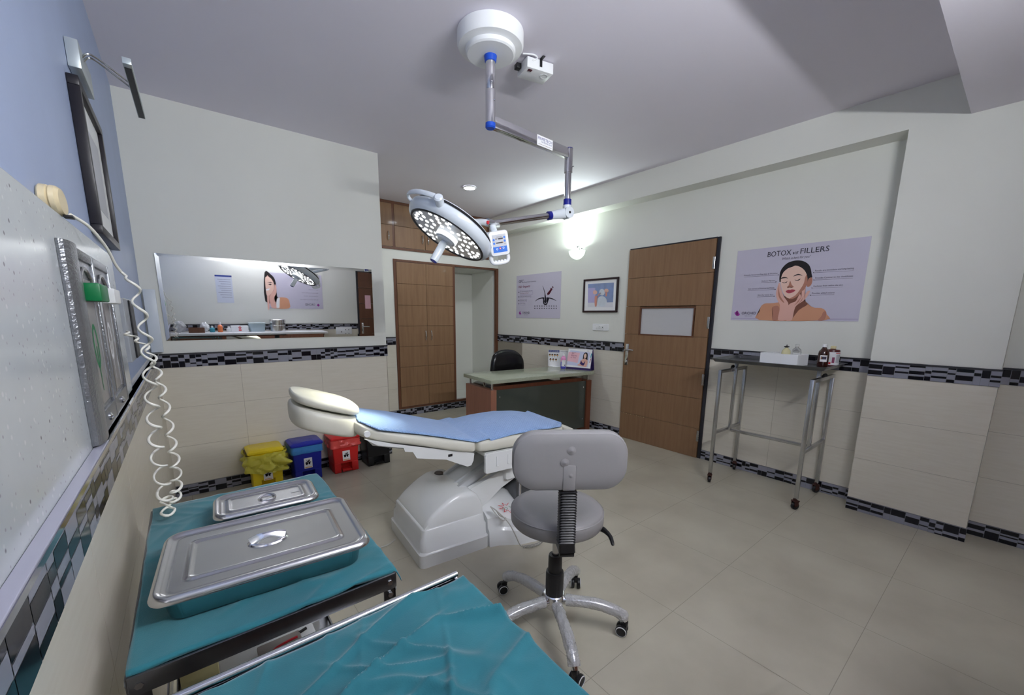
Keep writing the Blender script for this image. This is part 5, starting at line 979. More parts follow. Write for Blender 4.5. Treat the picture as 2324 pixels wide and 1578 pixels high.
# ================================================================== WASTE BINS
def resample(pts, n):
    L = [0.0]; q = pts+[pts[0]]
    for a, c_ in zip(q[:-1], q[1:]): L.append(L[-1]+math.dist(a, c_))
    out_ = []; j = 0
    for k in range(n):
        s = L[-1]*k/n
        while L[j+1] < s: j += 1
        t = (s-L[j])/max(L[j+1]-L[j], 1e-9); out_.append((q[j][0]+(q[j+1][0]-q[j][0])*t, q[j][1]+(q[j+1][1]-q[j][1])*t))
    return out_
def bag_ring(bm, w, d, z0, z1, cx, cy, amp, seed, n=72, out=0.006, rows=8, sag=0.0):
    rs = []
    for i in range(rows):
        t = i/(rows-1); z = z0+(z1-z0)*t; r = []
        pr = resample(rrect(w+2*out, d+2*out, 0.03, 8, cx, cy), 120)
        for k, (x, y) in enumerate(pr):
            nx, ny = x-cx, y-cy; L = math.hypot(nx, ny); a = math.atan2(ny, nx)
            e = amp*(abs(noise.noise(Vector((cos(a)*2.2+seed, sin(a)*2.2, t*2.6))))*2.6+0.22*abs(noise.noise(Vector((cos(a)*6+t*3, sin(a)*6+seed, t*7)))))*sin(pi*min(t*1.1+0.25, 1)*0.8)
            zz = z+(sag*noise.noise(Vector((cos(a)*2, sin(a)*2, seed))) if i < 2 else 0)
            r.append(Vector((x+nx/L*e, y+ny/L*e, zz)))
        rs.append(r)
    rings(bm, rs, False, False)
BW, BD, BH = 0.245, 0.225, 0.335
BIO = []
def waste_bin(col, label, x, bagcol, kind, y=-0.252, baghang=0.075, amp=0.008):
    m_ = mat('bin_'+kind, col, 0.35)
    t = thing('pedal_bin', label, 'bin', (x, y, 0))       # origin: front left corner on the floor, +y to the wall
    b = BM(); zt_ = BH-0.03
    # body with a pedal recess in front: two front legs and a recessed middle
    rloft(b, [(BW-0.035, BD-0.03, 0.012, 0.085, BW/2, BD/2), (BW-0.012, BD-0.008, 0.014, zt_, BW/2, BD/2)], cap0=True, cap1=True)
    for (xa, xb_2) in ((0.018, 0.075), (BW-0.075, BW-0.018)): box(b, (xa, 0.012, 0.0), (xb_2, BD-0.018, 0.09), 0.005)
    box(b, (0.07, 0.075, 0.0), (BW-0.07, BD-0.018, 0.09), 0.004)
    obj('body', b, m_, t, smooth=40)
    b = BM(); box(b, (BW/2-0.040, -0.004, 0.020), (BW/2+0.040, 0.06, 0.030), 0.004); box(b, (BW/2-0.040, -0.004, 0.012), (BW/2+0.040, 0.006, 0.032), 0.003); obj('pedal', b, m_, t)
    b = BM(); rloft(b, [(BW+0.008, BD+0.006, 0.016, zt_+0.004, BW/2, BD/2), (BW+0.012, BD+0.010, 0.018, zt_+0.012, BW/2, BD/2), (BW+0.008, BD+0.006, 0.018, zt_+0.022, BW/2, BD/2), (BW-0.03, BD-0.03, 0.014, zt_+0.034, BW/2, BD/2)])
    rloft(b, [(0.10, 0.085, 0.008, zt_+0.033, BW/2+0.01, BD/2-0.045), (0.095, 0.080, 0.008, zt_+0.037, BW/2+0.01, BD/2-0.045)])
    obj('lid', b, m_, t, smooth=40)
    if bagcol:
        b = BM(); bag_ring(b, BW-0.008, BD-0.006, zt_-baghang, zt_+0.002, BW/2, BD/2, amp, x*10, rows=16 if baghang > 0.1 else 8, sag=0.03 if baghang > 0.1 else 0.004, out=0.012 if baghang > 0.1 else 0.006)
        obj('liner_bag', b, mat('liner_'+kind, bagcol, 0.35, trans=0.15, bump=0.6, bscale=30, bdist=0.004), t, smooth=25 if baghang > 0.1 else 40)
    if kind != 'black':
        zc_ = 0.155 if kind != 'yellow' else 0.125
        b = BM(); box(b, (BW/2-0.032, -0.0012+0.009, zc_-0.045), (BW/2+0.032, 0.0012+0.009, zc_+0.045)); lb_ = obj('hazard_label', b, M_PAPER, t, smooth=0)
        polys = [('amber', 1, [(-0.026, -0.040), (0.026, -0.040), (0.026, -0.033), (-0.026, -0.033)])]
        for k in range(3):
            a0 = radians(90+120*k); c_ = (0.0155*cos(a0), 0.006+0.0155*sin(a0))
            pts = []
            for q_ in range(13):
                th = a0+radians(42+276*q_/12); pts.append((c_[0]+0.0125*cos(th+0), c_[1]+0.0125*sin(th)))
            for q_ in range(12, -1, -1):
                th = a0+radians(42+276*q_/12); pts.append((c_[0]+0.003*cos(a0)+0.0095*cos(th), c_[1]+0.003*sin(a0)+0.0095*sin(th)))
            polys.append(('ink', 1, pts))
        ringo = circ(0, 0.006, 0.0105, 20); 
        polys.append(('ink', 2, circ(0, 0.006, 0.0050, 16))); polys.append(('white', 3, circ(0, 0.006, 0.0024, 12)))
        art(lb_, 'hazard_symbol', polys, [], smooth_n=1, mtx=Matrix.Translation((BW/2, -0.0013+0.009, zc_)) @ UV)
    return t
waste_bin(s2l(236, 208, 30), 'yellow pedal bin with a loose yellow liner bag, at the end of the bin row', 0.500, s2l(222, 214, 84), 'yellow', baghang=0.155, amp=0.034)
waste_bin(s2l(20, 34, 150), 'dark blue pedal bin with a blue liner, between the yellow and red bins', 0.800, s2l(60, 130, 196), 'blue', baghang=0.06, amp=0.003)
waste_bin(s2l(200, 36, 34), 'red pedal bin with a bunched red liner, between the blue and black bins', 1.115, s2l(226, 84, 78), 'red', baghang=0.07, amp=0.012)
waste_bin(s2l(22, 22, 24), 'black pedal bin beside the red one, behind the couch', 1.415, None, 'black')

# ================================================================== TALL INSTRUMENT TROLLEY BY THE RIGHT WALL
tr = thing('instrument_stand', 'tall stainless steel instrument stand on castors, below the portrait poster', 'trolley', (3.885, -2.67, 0))
X0, X1, Y0, Y1 = 3.640, 4.122, -2.985, -2.352
for (x, y) in ((X0, Y0), (X0, Y1), (X1, Y0), (X1, Y1)):
    b = BM(); box(b, (x-0.0125, y-0.0125, 0.082), (x+0.0125, y+0.0125, 0.975), 0.002); obj('leg', b, M_STEEL, tr, world=True)
    caster(tr, tr.matrix_basis.inverted() @ Vector((x, y, 0)), 0.028, radians(200 if y > -2.6 else 150), h=0.085)
for y in (Y0, Y1):
    b = BM(); bar(b, (X0+0.0126, y, 0.962), (X1-0.0126, y, 0.962), 0.024, 0.026, 0.002); obj('top_rail', b, M_STEEL, tr, world=True)
    b = BM(); bar(b, (X0+0.0126, y, 0.442), (X1-0.0126, y, 0.442), 0.022, 0.024, 0.002); obj('middle_rail', b, M_STEEL, tr, world=True)
    b = BM(); s = 1 if y == Y1 else -1
    yy = y-s*0.026
    bar(b, (3.87, yy, 0.43), (3.87, yy, 1.040), 0.024, 0.024, 0.002); bar(b, (3.87, yy, 0.962), (3.87, y, 0.962), 0.04, 0.034); obj('height_post', b, M_STEEL, tr, world=True)
    b = BM(); cyl(b, (3.82, y-0.008, 0.985), (3.805, y-0.025, 0.995), 0.008, 10); cyl(b, (3.805, y-0.022, 0.995), (3.798, y-0.032, 0.998), 0.013, 14); obj('clamp_knob', b, M_BLACK, tr, world=True)
b = BM(); bar(b, (3.87, Y0+0.04, 0.435), (3.87, Y1-0.04, 0.435), 0.024, 0.024, 0.002); obj('stretcher', b, M_STEEL, tr, world=True)
b = BM(); tcx, tcy = 3.872, -2.665; tw, td = 0.500, 0.775
rloft(b, [(tw-0.04, td-0.04, 0.02, 1.040, tcx, tcy), (tw-0.03, td-0.03, 0.02, 1.041, tcx, tcy), (tw, td, 0.02, 1.064, tcx, tcy), (tw+0.024, td+0.024, 0.02, 1.066, tcx, tcy), (tw+0.024, td+0.024, 0.02, 1.069, tcx, tcy), (tw-0.004, td-0.004, 0.02, 1.068, tcx, tcy), (tw-0.034, td-0.034, 0.02, 1.0445, tcx, tcy)], cap0=True, cap1=True)
obj('tray', b, M_DSTEEL, tr, world=True, smooth=30)
ZTR = 1.0452
# white foam box
fb = thing('foam_box', 'white polystyrene box lying on the tall instrument stand', 'box', (3.755, -2.845, ZTR), radians(-6))
M_FOAM = mat('foam', s2l(236, 238, 240), 0.8, bump=0.4, bscale=120)
b = BM(); bw, bd_, bh_ = 0.175, 0.265, 0.085
for lo, hi in (((0, 0, 0), (bw, bd_, 0.012)), ((0, 0, 0.012), (0.014, bd_, bh_)), ((bw-0.014, 0, 0.012), (bw, bd_, bh_)), ((0.014, 0, 0.012), (bw-0.014, 0.014, bh_)), ((0.014, bd_-0.014, 0.012), (bw-0.014, bd_, bh_))): box(b, lo, hi, 0.001, 1)
obj('box_body', b, M_FOAM, fb, smooth=0)
# bottles inside the foam box (tops show over the rim)
M_CLEAR = mat('clear_glass', (0.93, 0.95, 0.95), 0.06, trans=0.9, alpha=0.55)
M_PALEY = mat('pale_yellow_liquid', s2l(226, 220, 176), 0.15, trans=0.25)
t, o = bottle('glass_bottle', 'small round bottle of pale yellow liquid with a black stopper, in the foam box', (3.82, -2.745, ZTR+0.0125), [('body', [(0.026, 0), (0.029, 0.006), (0.030, 0.08), (0.026, 0.100), (0.012, 0.114), (0.010, 0.120)]), ('stopper', [(0.010, 0.120), (0.012, 0.122), (0.017, 0.1225), (0.018, 0.130), (0.008, 0.132), (0.003, 0.134), (0.003, 0.142)])], [M_PALEY, M_BLACK])
t, o = bottle('glass_bottle', 'clear empty bottle with a clear cap, in the white foam box', (3.865, -2.800, ZTR+0.0125), [('body', [(0.028, 0), (0.031, 0.006), (0.032, 0.085), (0.028, 0.106), (0.013, 0.122), (0.011, 0.128)]), ('cap', [(0.011, 0.128), (0.013, 0.129), (0.013, 0.146), (0.009, 0.148)])], [M_CLEAR, M_CLEAR])
t, o = bottle('medicine_bottle', 'brown glass medicine bottle with a white cap and a small white label', (3.905, -2.960, ZTR), [('body', [(0.030, 0), (0.034, 0.004), (0.0345, 0.095), (0.031, 0.115), (0.017, 0.135), (0.0135, 0.140), (0.0135, 0.146)]), ('cap', [(0.0145, 0.146), (0.0150, 0.147), (0.0150, 0.165), (0.013, 0.167)])], [mat('amber_glass', s2l(58, 24, 18), 0.08, coat=0.6), M_WHITE])
def wrap(parent, nm, mm, r, a0, a1, z0, z1, sy=1.0, n=14):
    b = BM(); rings(b, [[Vector((r*sin(a), -r*cos(a)*sy, z)) for a in [radians(a0+(a1-a0)*k/n) for k in range(n+1)]] for z in (z0, z1)], False, False, close=False); return obj(nm, b, mm, parent)
lb_ = wrap(t, 'label', M_PAPER, 0.0350, -108, -35, 0.040, 0.088); wrap(lb_, 'label_print', INK['ink2'], 0.0353, -100, -45, 0.058, 0.078); wrap(lb_, 'label_print', INK['amber'], 0.0355, -98, -90, 0.062, 0.074)
t, o = bottle('antiseptic_bottle', 'brown plastic bottle with a cream cap and a large white and magenta label', (4.02, -2.985, ZTR), [('body', [(0.040, 0), (0.0445, 0.004), (0.0450, 0.116), (0.042, 0.124), (0.018, 0.127), (0.016, 0.131)]), ('cap', [(0.0165, 0.131), (0.0175, 0.132), (0.0170, 0.150), (0.014, 0.152)])], [mat('brown_plastic', s2l(86, 34, 32), 0.3), mat('cream_cap', s2l(232, 222, 176), 0.4)])
lb_ = wrap(t, 'label', M_PAPER, 0.0455, -130, 20, 0.012, 0.108); wrap(lb_, 'label_band', INK['red'], 0.0458, -50, 19, 0.098, 0.103); wrap(lb_, 'label_band', INK['maroon2'], 0.0458, -75, -55, 0.028, 0.070); wrap(lb_, 'label_print', INK['grey'], 0.0459, -45, 14, 0.03, 0.09); wrap(lb_, 'label_print', INK['red'], 0.0459, -118, -82, 0.018, 0.032)
# crumpled film lying in the box
b = BM()
for i in range(5):
    p = [Vector((3.80+0.02*noise.noise(Vector((i, k, 0))), -2.70+0.03*k+0.01*i, ZTR+0.088+0.012*noise.noise(Vector((i*1.3, k*2.1, 4)))) ) for k in range(5)]
gr = [[b.verts.new((3.785+0.016*i, -2.70+0.028*k, ZTR+0.088+0.020*abs(noise.noise(Vector((i*0.9, k*0.8, 4)))))) for k in range(4)] for i in range(6)]
for i in range(5):
    for k in range(3): b.faces.new((gr[i][k], gr[i+1][k], gr[i+1][k+1], gr[i][k+1]))
tag(obj('clear_wrapper', b, M_CLEAR, None, smooth=0), 'crumpled clear plastic wrapper on the far end of the foam box', 'wrapper')

# ================================================================== WALL THINGS
def board(name, label, cat, p, rotz, w, h, m, th=0.003):
    t = thing(name, label, cat, p, rotz); b = BM(); box(b, (0, -th-0.0008, 0), (w, -0.0008, h)); bd = obj('board', b, m, t, smooth=0); return t, bd, -th-0.0008
def add_art(name, label, key, p, rotz=-pi/2):
    A_ = ART[key]; t, bd, y = board(name, label, 'poster', p, rotz, A_['size'][0], A_['size'][1], M_POSTER)
    art(bd, 'print', [(c_, l_, [tuple(q) for q in pts]) for c_, l_, pts in A_['polys']], [tuple(x) for x in A_['text']], base_y=y); return t
add_art('poster', 'lilac poster of a woman with closed eyes touching her face, headed BOTOX vs FILLERS', 'botox', (WD, -2.1643, 1.3785))
add_art('poster', 'lilac poster with a drawing of a hair follicle and a dark red syringe', 'gfc', (WD, 0.9438, 1.3727))
sn = thing('picture', 'dark framed picture of a snow scene on a blue ground, under the wall light', 'picture', (WD, -0.3813, 1.4498), -pi/2)
w, h = ART['snow']['size']; b = BM(); fw_ = 0.022
for lo, hi in (((0, -0.022, 0), (w, -0.001, fw_)), ((0, -0.022, h-fw_), (w, -0.001, h)), ((0, -0.022, fw_), (fw_, -0.001, h-fw_)), ((w-fw_, -0.022, fw_), (w, -0.001, h-fw_))): box(b, lo, hi, 0.002)
obj('frame', b, mat('dark_brown_frame', s2l(46, 30, 34), 0.3), sn)
b = BM(); box(b, (fw_, -0.010, fw_), (w-fw_, -0.002, h-fw_)); mo = obj('mount', b, M_PAPER, sn, smooth=0)
art(mo, 'print', [(c_, l_, [tuple(q) for q in pts]) for c_, l_, pts in ART['snow']['polys']], [], base_y=-0.010)
b = BM(); box(b, (fw_, -0.0165, fw_), (w-fw_, -0.0150, h-fw_)); obj('glass', b, mat('picture_glass', (1, 1, 1), 0.03, alpha=0.10), sn, smooth=0)
# switch plate under the picture
sw = thing('switch_socket_plate', 'small white switch and socket plate under the framed snow picture', 'socket', (WD, -0.545, 1.232), -pi/2)
b = BM(); rloft(b, [(0.240, 0.082, 0.010, 0.0, 0.12, 0.041), (0.240, 0.082, 0.010, 0.008, 0.12, 0.041), (0.232, 0.074, 0.010, 0.012, 0.12, 0.041)], Matrix.Translation((0, -0.0006, 0)) @ UV); pl_ = obj('plate', b, M_WHITE, sw)
b = BM(); box(b, (0.062, -0.018, 0.018), (0.090, -0.0122, 0.064), 0.002); obj('rocker', b, M_WHITEM, sw)
b = BM(); box(b, (0.098, -0.0145, 0.016), (0.175, -0.0122, 0.066), 0.001); mdl = obj('socket_module', b, M_WHITEM, sw)
b = BM()
for (x, z, r) in ((0.112, 0.050, 0.0035), (0.104, 0.032, 0.003), (0.120, 0.032, 0.003), (0.160, 0.041, 0.006)): cyl(b, (x, -0.0146, z), (x, -0.0150, z), r, 12)
obj('socket_hole', b, M_BLACK, mdl)
# mirror on the far wall, leaning out slightly at the top
mr = thing('wall_mirror', 'long frameless mirror on the wall above the mosaic band and bins', 'mirror', (0.1021, -0.004, 1.2027))
MW_, MH_ = 1.533, 0.6104; TM = Matrix.Rotation(radians(0.80), 4, 'X')
b = BM(); bv = 0.022
rs = [[(0, 0), (MW_, 0), (MW_, MH_), (0, MH_)], [(bv, bv), (MW_-bv, bv), (MW_-bv, MH_-bv), (bv, MH_-bv)]]
V0 = [b.verts.new(TM @ Vector((x, -0.003, z))) for x, z in rs[0]]; V1 = [b.verts.new(TM @ Vector((x, -0.0040, z))) for x, z in rs[1]]; VB = [b.verts.new(TM @ Vector((x, 0.0, z))) for x, z in rs[0]]
for k in range(4): b.faces.new((V0[k], V0[(k+1) % 4], V1[(k+1) % 4], V1[k])); b.faces.new((VB[k], VB[(k+1) % 4], V0[(k+1) % 4], V0[k]))
b.faces.new(V1); b.faces.new(list(reversed(VB))); obj('mirror_glass', b, M_MIRROR, mr, smooth=0)
# framed black picture and its lamp on the blue wall
pf = thing('picture', 'black framed picture hanging on the blue wall below its lamp', 'picture', (0, -1.335, 1.667), -pi/2)
pf.matrix_basis = Matrix.Translation((0.0, -1.85, 1.667)) @ Matrix.Rotation(pi/2, 4, 'Z')
pw, ph2 = 0.50, 0.487; b = BM()
for lo, hi in (((0, -0.030, 0), (pw, -0.001, 0.03)), ((0, -0.030, ph2-0.03), (pw, -0.001, ph2)), ((0, -0.030, 0.03), (0.03, -0.001, ph2-0.03)), ((pw-0.03, -0.030, 0.03), (pw, -0.001, ph2-0.03))): box(b, lo, hi, 0.002)
obj('frame', b, M_FRAMEB, pf)
b = BM(); box(b, (0.03, -0.016, 0.03), (pw-0.03, -0.002, ph2-0.03)); mo = obj('mount', b, M_WHITEM, pf, smooth=0)
b = BM(); box(b, (0.11, -0.0168, 0.11), (pw-0.11, -0.0162, ph2-0.11)); obj('print', b, INK['grey'], mo, smooth=0)
wl_ = thing('picture_light', 'grey metal picture light with two bent rods over the frame on the blue wall', 'lamp', (0.0, -1.76, 2.21))
b = BM(); box(b, (0.001, 0, 0), (0.034, 0.26, 0.088), 0.002); obj('wall_box', b, mat('grey_metal', s2l(186, 194, 196), 0.35, metal=0.5), wl_)
hn, hf = Vector((0.1545, -1.822, 2.25)), Vector((0.1645, -1.325, 2.25))
for dx in (0.0, 0.028):
    b = BM(); P0q = Vector((0.033, -1.69+dx, 2.275)); P1q = Vector((0.155, -1.60+dx*1.5, 2.262))
    tube(b, spline([P0q, P0q+Vector((0.02, -0.01, 0.012)), P0q.lerp(P1q, 0.45)+Vector((0, 0, 0.02)), P1q], 6), 0.0035, 8); obj('arm_rod', b, M_STEEL, wl_, world=True)
b = BM(); d_ = (hf-hn).normalized(); bar(b, hn, hf, 0.024, 0.020, 0.001); obj('lamp_head', b, MATS['grey_metal'], wl_, world=True)
b = BM(); bar(b, hn+Vector((0, 0.03, -0.0105)), hf+Vector((0, -0.01, -0.0105)), 0.019, 0.003); obj('lamp_channel', b, M_BLACK, wl_, world=True)
# speckled stone slab on the blue wall with the gas outlets
gs_ = thing('stone_slab', 'pale speckled stone slab fixed along the blue wall above the mosaic band', 'panel', (0, 0, 0))
b = BM(); box(b, (0.001, -4.38, ZT+0.001), (0.034, -1.78, 1.602), 0.002); obj('slab', b, M_GRANITE, gs_, smooth=0)
b = BM(); box(b, (0.0345, -4.38, ZT+0.0005), (0.0525, -2.60, ZT+0.004), 0.001); obj('edge_strip', b, mat('ledge_strip', s2l(168, 168, 184), 0.25), gs_, smooth=0)
M_HAMMER = mat('hammered_grey', s2l(134, 137, 142), 0.26, metal=0.7, bump=0.8, bscale=160, bdist=0.002)
go = thing('gas_outlet_panel', 'grey hammered-metal gas outlet panel with a green and a white knob', 'gas outlet', (0.0345, -2.668, 1.117))
gw, gh = 0.625, 0.425      # along +y, up
def gp(y, z, x=0.0): return Vector((x, y, z))
b = BM(); ch = 0.055
prof = [(0.0, 0.0), (0.012, 0.004), (0.030, 0.016), (0.036, ch*0.6), (0.036, gw-0.012), (0.030, gw), (0.0, gw)]
# sides, with two sunk bays
box(b, (0, 0.0, 0), (0.004, gw, gh))
rings(b, [[Vector((x, y, z)) for x, y in ((0.003, 0.0), (0.010, 0.004), (0.016, 0.025), (0.018, 0.060), (0.016, 0.095), (0.010, 0.112), (0.003, 0.114))] for z in (0, gh)])
for (ya, yb) in ((0.325, 0.345), (gw-0.018, gw)): box(b, (0.003, ya, 0), (0.011, yb, gh), 0.002)
for (za, zc2) in ((gh-0.022, gh), (0, 0.048)):
    box(b, (0.003, 0.110, za), (0.010, gw-0.018, zc2), 0.002)
obj('housing', b, M_HAMMER, go, smooth=30)
for i, (ya, yb, km, nm, c_) in enumerate(((0.114, 0.325, mat('green_knob', s2l(10, 112, 62), 0.4), 'green', 'green'), (0.345, gw-0.018, M_WHITEM, 'white', 'white'))):
    yc_ = (ya+yb)/2
    b = BM(); pts = [Vector((0.006, yc_-0.075, 0.06)), Vector((0.006, yc_-0.075, 0.33)), Vector((0.006, yc_-0.05, 0.372)), Vector((0.006, yc_, 0.385)), Vector((0.006, yc_+0.05, 0.372)), Vector((0.006, yc_+0.075, 0.33)), Vector((0.006, yc_+0.075, 0.06))]
    tube(b, spline(pts, 4), 0.0045, 10); ch_ = obj('outlet_channel', b, M_STEEL, go)
    b = BM(); box(b, (0.0042, yc_-0.07, 0.06), (0.0052, yc_+0.07, 0.36)); obj('outlet_face', b, mat('outlet_face_'+nm, s2l(150, 148, 146), 0.3, metal=0.3), go, smooth=0)
    b = BM(); box(b, (0.0055, yc_-0.062, 0.308), (0.036, yc_+0.066, 0.350), 0.004); obj('knob', b, km, go)
    b = BM(); vv = [Vector((0.0056, yc_+0.035*sin(t), 0.20+0.055*cos(t))) for t in [2*pi*k/28 for k in range(28)]]; vv2 = [Vector((0.0056, yc_+0.022*sin(t), 0.20+0.042*cos(t))) for t in [2*pi*k/28 for k in range(28)]]
    A0 = [b.verts.new(p) for p in vv]; A1 = [b.verts.new(p) for p in vv2]
    for k in range(28): b.faces.new((A0[k], A0[(k+1) % 28], A1[(k+1) % 28], A1[k]))
    b.faces.new([b.verts.new(p) for p in (Vector((0.0057, yc_-0.006, 0.20)), Vector((0.0057, yc_+0.006, 0.20)), Vector((0.0057, yc_+0.003, 0.09)), Vector((0.0057, yc_-0.003, 0.09)))])
    obj('gauge_mark', b, INK['green'] if nm == 'green' else M_PAPER, go, smooth=0)
    b = BM(); lathe(b, [(0.010, 0), (0.010, 0.004), (0.005, 0.008), (0.001, 0.009)], Matrix.Translation((0.010, yc_-0.02, 0.026)) @ Matrix.Rotation(pi/2, 4, 'Y'), 14); obj('screw', b, M_CHROME, go)
# beige junction on top of the slab, with the coiled cord that hangs from it
cj = thing('cord_rose', 'round cream plastic cord rose with a white coiled cord, above the stone slab', 'cord fitting', (0.0, -2.50, 1.640))
b = BM(); lathe(b, [(0.052, 0.001), (0.056, 0.004), (0.056, 0.014), (0.052, 0.016), (0.052, 0.017), (0.056, 0.019), (0.055, 0.027), (0.047, 0.033), (0.001, 0.034)], Matrix.Rotation(pi/2, 4, 'Y') @ Matrix.Rotation(0, 4, 'Z'), 36, sx=0.55); obj('rose_body', b, mat('cream_plastic', s2l(222, 206, 168), 0.4), cj)
b = BM(); box(b, (0.030, -0.012, -0.034), (0.046, 0.012, -0.028), 0.001); obj('cord_slot', b, M_BLACK, cj)
M_CORD = mat('white_cord', s2l(234, 232, 222), 0.4)
pts = spline([(0.040, -2.50, 1.615), (0.062, -2.44, 1.60), (0.078, -2.36, 1.565), (0.085, -2.30, 1.53), (0.092, -2.27, 1.512)], 8)
cen = spline([(0.112, -2.29, 1.50), (0.128, -2.36, 1.35), (0.124, -2.40, 1.18), (0.121, -2.44, 1.02), (0.126, -2.47, 0.885)], 60)
L_ = len(cen); turns = 11
cam_h = Vector((0.79, -0.61, 0))
for i, p in enumerate(cen):
    t = i/(L_-1); a = 2*pi*(turns*(t**1.15))+2.6; r = 0.0115+0.0045*t
    pts.append(p+Vector((cos(a)*r, sin(a)*r*2.2, 0)))
base_ = pts[-1]
for i in range(40):
    a = i/40*2*pi*2.2; pts.append(Vector((0.128+0.015*cos(a+1), -2.49+0.028*sin(a+1), 0.868+0.0015*sin(i))))
cen2 = spline([(0.142, -2.44, 0.872), (0.150, -2.36, 0.92), (0.146, -2.27, 1.02), (0.138, -2.20, 1.16), (0.118, -2.14, 1.28), (0.062, -2.07, 1.34)], 48)
for i, p in enumerate(cen2):
    t = i/(len(cen2)-1); a = 2*pi*(13*t)+1; r = 0.013-0.004*t
    pts.append(p+Vector((cos(a)*r, sin(a)*r*2.0, 0)))
b = BM(); tube(b, pts, 0.0036, 8, flat=0.75); obj('coiled_cord', b, M_CORD, cj, world=True, smooth=80)
# flat black-framed panel and clear sheet beyond the gas outlets
bp_ = thing('wall_panel', 'narrow black and grey panel on the blue wall beyond the gas outlets', 'panel', (0.0, -1.74, 1.21))
b = BM(); box(b, (0.001, 0, 0.0), (0.044, 0.30, 0.245), 0.003); obj('panel_body', b, mat('panel_grey', s2l(150, 154, 160), 0.4), bp_, smooth=0)
b = BM(); box(b, (0.0442, 0.16, 0.004), (0.050, 0.30, 0.240), 0.002); obj('panel_screen', b, M_BLACK, bp_, smooth=0)
ws = thing('white_board', 'small white plastic board standing on the ledge in the corner beside the mirror', 'board', (0.012, -0.035, ZT+0.0135))
b = BM(); box(b, (0, -0.01, 0), (0.068, 0.01, 0.440), 0.004); obj('board_body', b, mat('milky_plastic', s2l(214, 222, 230), 0.35, alpha=0.9), ws)

# ================================================================== COUNTER AND THINGS SEEN IN THE MIRROR
ct = thing('counter', 'brown cabinet counter with a white top, seen in the mirror', 'counter', (0.0365, YBACK, 0))
CX1 = 2.20; CY = 0.34
b = BM(); box(b, (0, 0.021, 0.955), (CX1, 0.465, 0.990), 0.003); obj('counter_top', b, M_WHITE, ct)
b = BM(); box(b, (0.0, 0.021, 0.0), (0.02, CY-0.03, 0.954)); box(b, (CX1-0.04, 0.021, 0.0), (CX1-0.02, CY-0.03, 0.954)); box(b, (0.02, 0.021, 0), (CX1-0.04, 0.035, 0.954)); box(b, (0.02, 0.035, 0.80), (CX1-0.04, CY-0.04, 0.815)); box(b, (1.0, 0.035, 0.815), (1.02, CY-0.03, 0.954)); box(b, (1.55, 0.035, 0.815), (1.57, CY-0.03, 0.954)); obj('carcass', b, M_WOODD, ct, smooth=0)
b = BM(); box(b, (1.57, CY-0.035, 0.82), (CX1-0.045, CY-0.02, 0.95), 0.001); obj('drawer', b, M_WOODR, ct, smooth=0)
for k in range(4):
    b = BM(); x = 0.024+k*0.536; box(b, (x, CY-0.038, 0.05), (x+0.53, CY-0.02, 0.795), 0.001); d = obj('door', b, M_WOODR, ct, smooth=0); b = BM(); bar(b, (x+0.49, CY-0.012, 0.62), (x+0.49, CY-0.012, 0.72), 0.01, 0.01); obj('handle', b, M_CHROME, d)
add_p = thing('poster', 'lilac poster of a smiling woman resting her face on her hand, seen in the mirror', 'poster', (2.30, YBACK, 1.378), pi)
b = BM(); box(b, (0, -0.004, 0), (0.911, -0.0008, 0.607)); bd = obj('board', b, M_POSTER, add_p, smooth=0)
# traced from the reflection: u runs right to left in the mirror
mx = lambda x, y: ((1600+8*(y-252)/330-x)/(522-19*(y-252)/330)*0.911, (583-y)/331*0.607)
pw_ = [('hair', 1, [mx(*p) for p in [(1078, 255), (1130, 268), (1165, 310), (1178, 370), (1180, 430), (1190, 480), (1230, 500), (1190, 520), (1085, 520)]]),
 ('skin_pink', 2, [mx(*p) for p in [(1105, 578), (1095, 300), (1120, 300), (1150, 330), (1160, 380), (1150, 430), (1120, 470), (1120, 578)]]),
 ('skin_light', 5, [mx(*p) for p in [(1085, 300), (1125, 300), (1152, 340), (1156, 400), (1130, 450), (1098, 465), (1088, 400)]]),
 ('hair', 6, [mx(*p) for p in [(1100, 345), (1130, 338), (1150, 350), (1128, 346)]]), ('hair', 6, [mx(*p) for p in [(1108, 362), (1128, 355), (1142, 364), (1126, 370)]]), ('white', 6, [mx(*p) for p in [(1090, 408), (1108, 400), (1128, 400), (1110, 418), (1092, 420)]]), ('lips', 6, [mx(*p) for p in [(1090, 404), (1128, 397), (1108, 402), (1090, 408)]]),
 ('skin_pink', 7, [mx(*p) for p in [(1165, 360), (1178, 380), (1180, 440), (1160, 480), (1175, 540), (1200, 578), (1140, 578), (1120, 500), (1130, 450), (1155, 420)]]),
 ('body', 2, [mx(*p) for p in [(1190, 490), (1240, 478), (1280, 490), (1295, 530), (1290, 580), (1180, 578)]]), ('white', 8, [mx(*p) for p in [(1185, 490), (1208, 482), (1205, 578), (1180, 578), (1178, 530)]]),
 ('purple', 1, [mx(*p) for p in [(1545, 545), (1560, 530), (1575, 545), (1562, 560)]])]
art(bd, 'print', pw_, [('Laser', mx(1568, 305)[0], mx(0, 318)[1], 0.07, 0.05, 'ink2', 0), ('Care', mx(1568, 345)[0], mx(0, 358)[1], 0.07, 0.05, 'ink2', 0), ('Laser Hair Reduction', mx(1562, 390)[0], mx(0, 398)[1], 0.16, 0.012, 'ink2', 0), ('Pigmentation and Acne Scars', mx(1562, 420)[0], mx(0, 430)[1], 0.28, 0.012, 'ink2', 0), ('Chemical Peel', mx(1562, 455)[0], mx(0, 462)[1], 0.24, 0.012, 'ink2', 0), ('Skin Rejuvenation and Tightening', mx(1562, 488)[0], mx(0, 496)[1], 0.30, 0.012, 'ink2', 0), ('ORCHID', mx(1530, 545)[0], mx(0, 552)[1], 0.17, 0.04, 'ink2', 0)], base_y=-0.004)
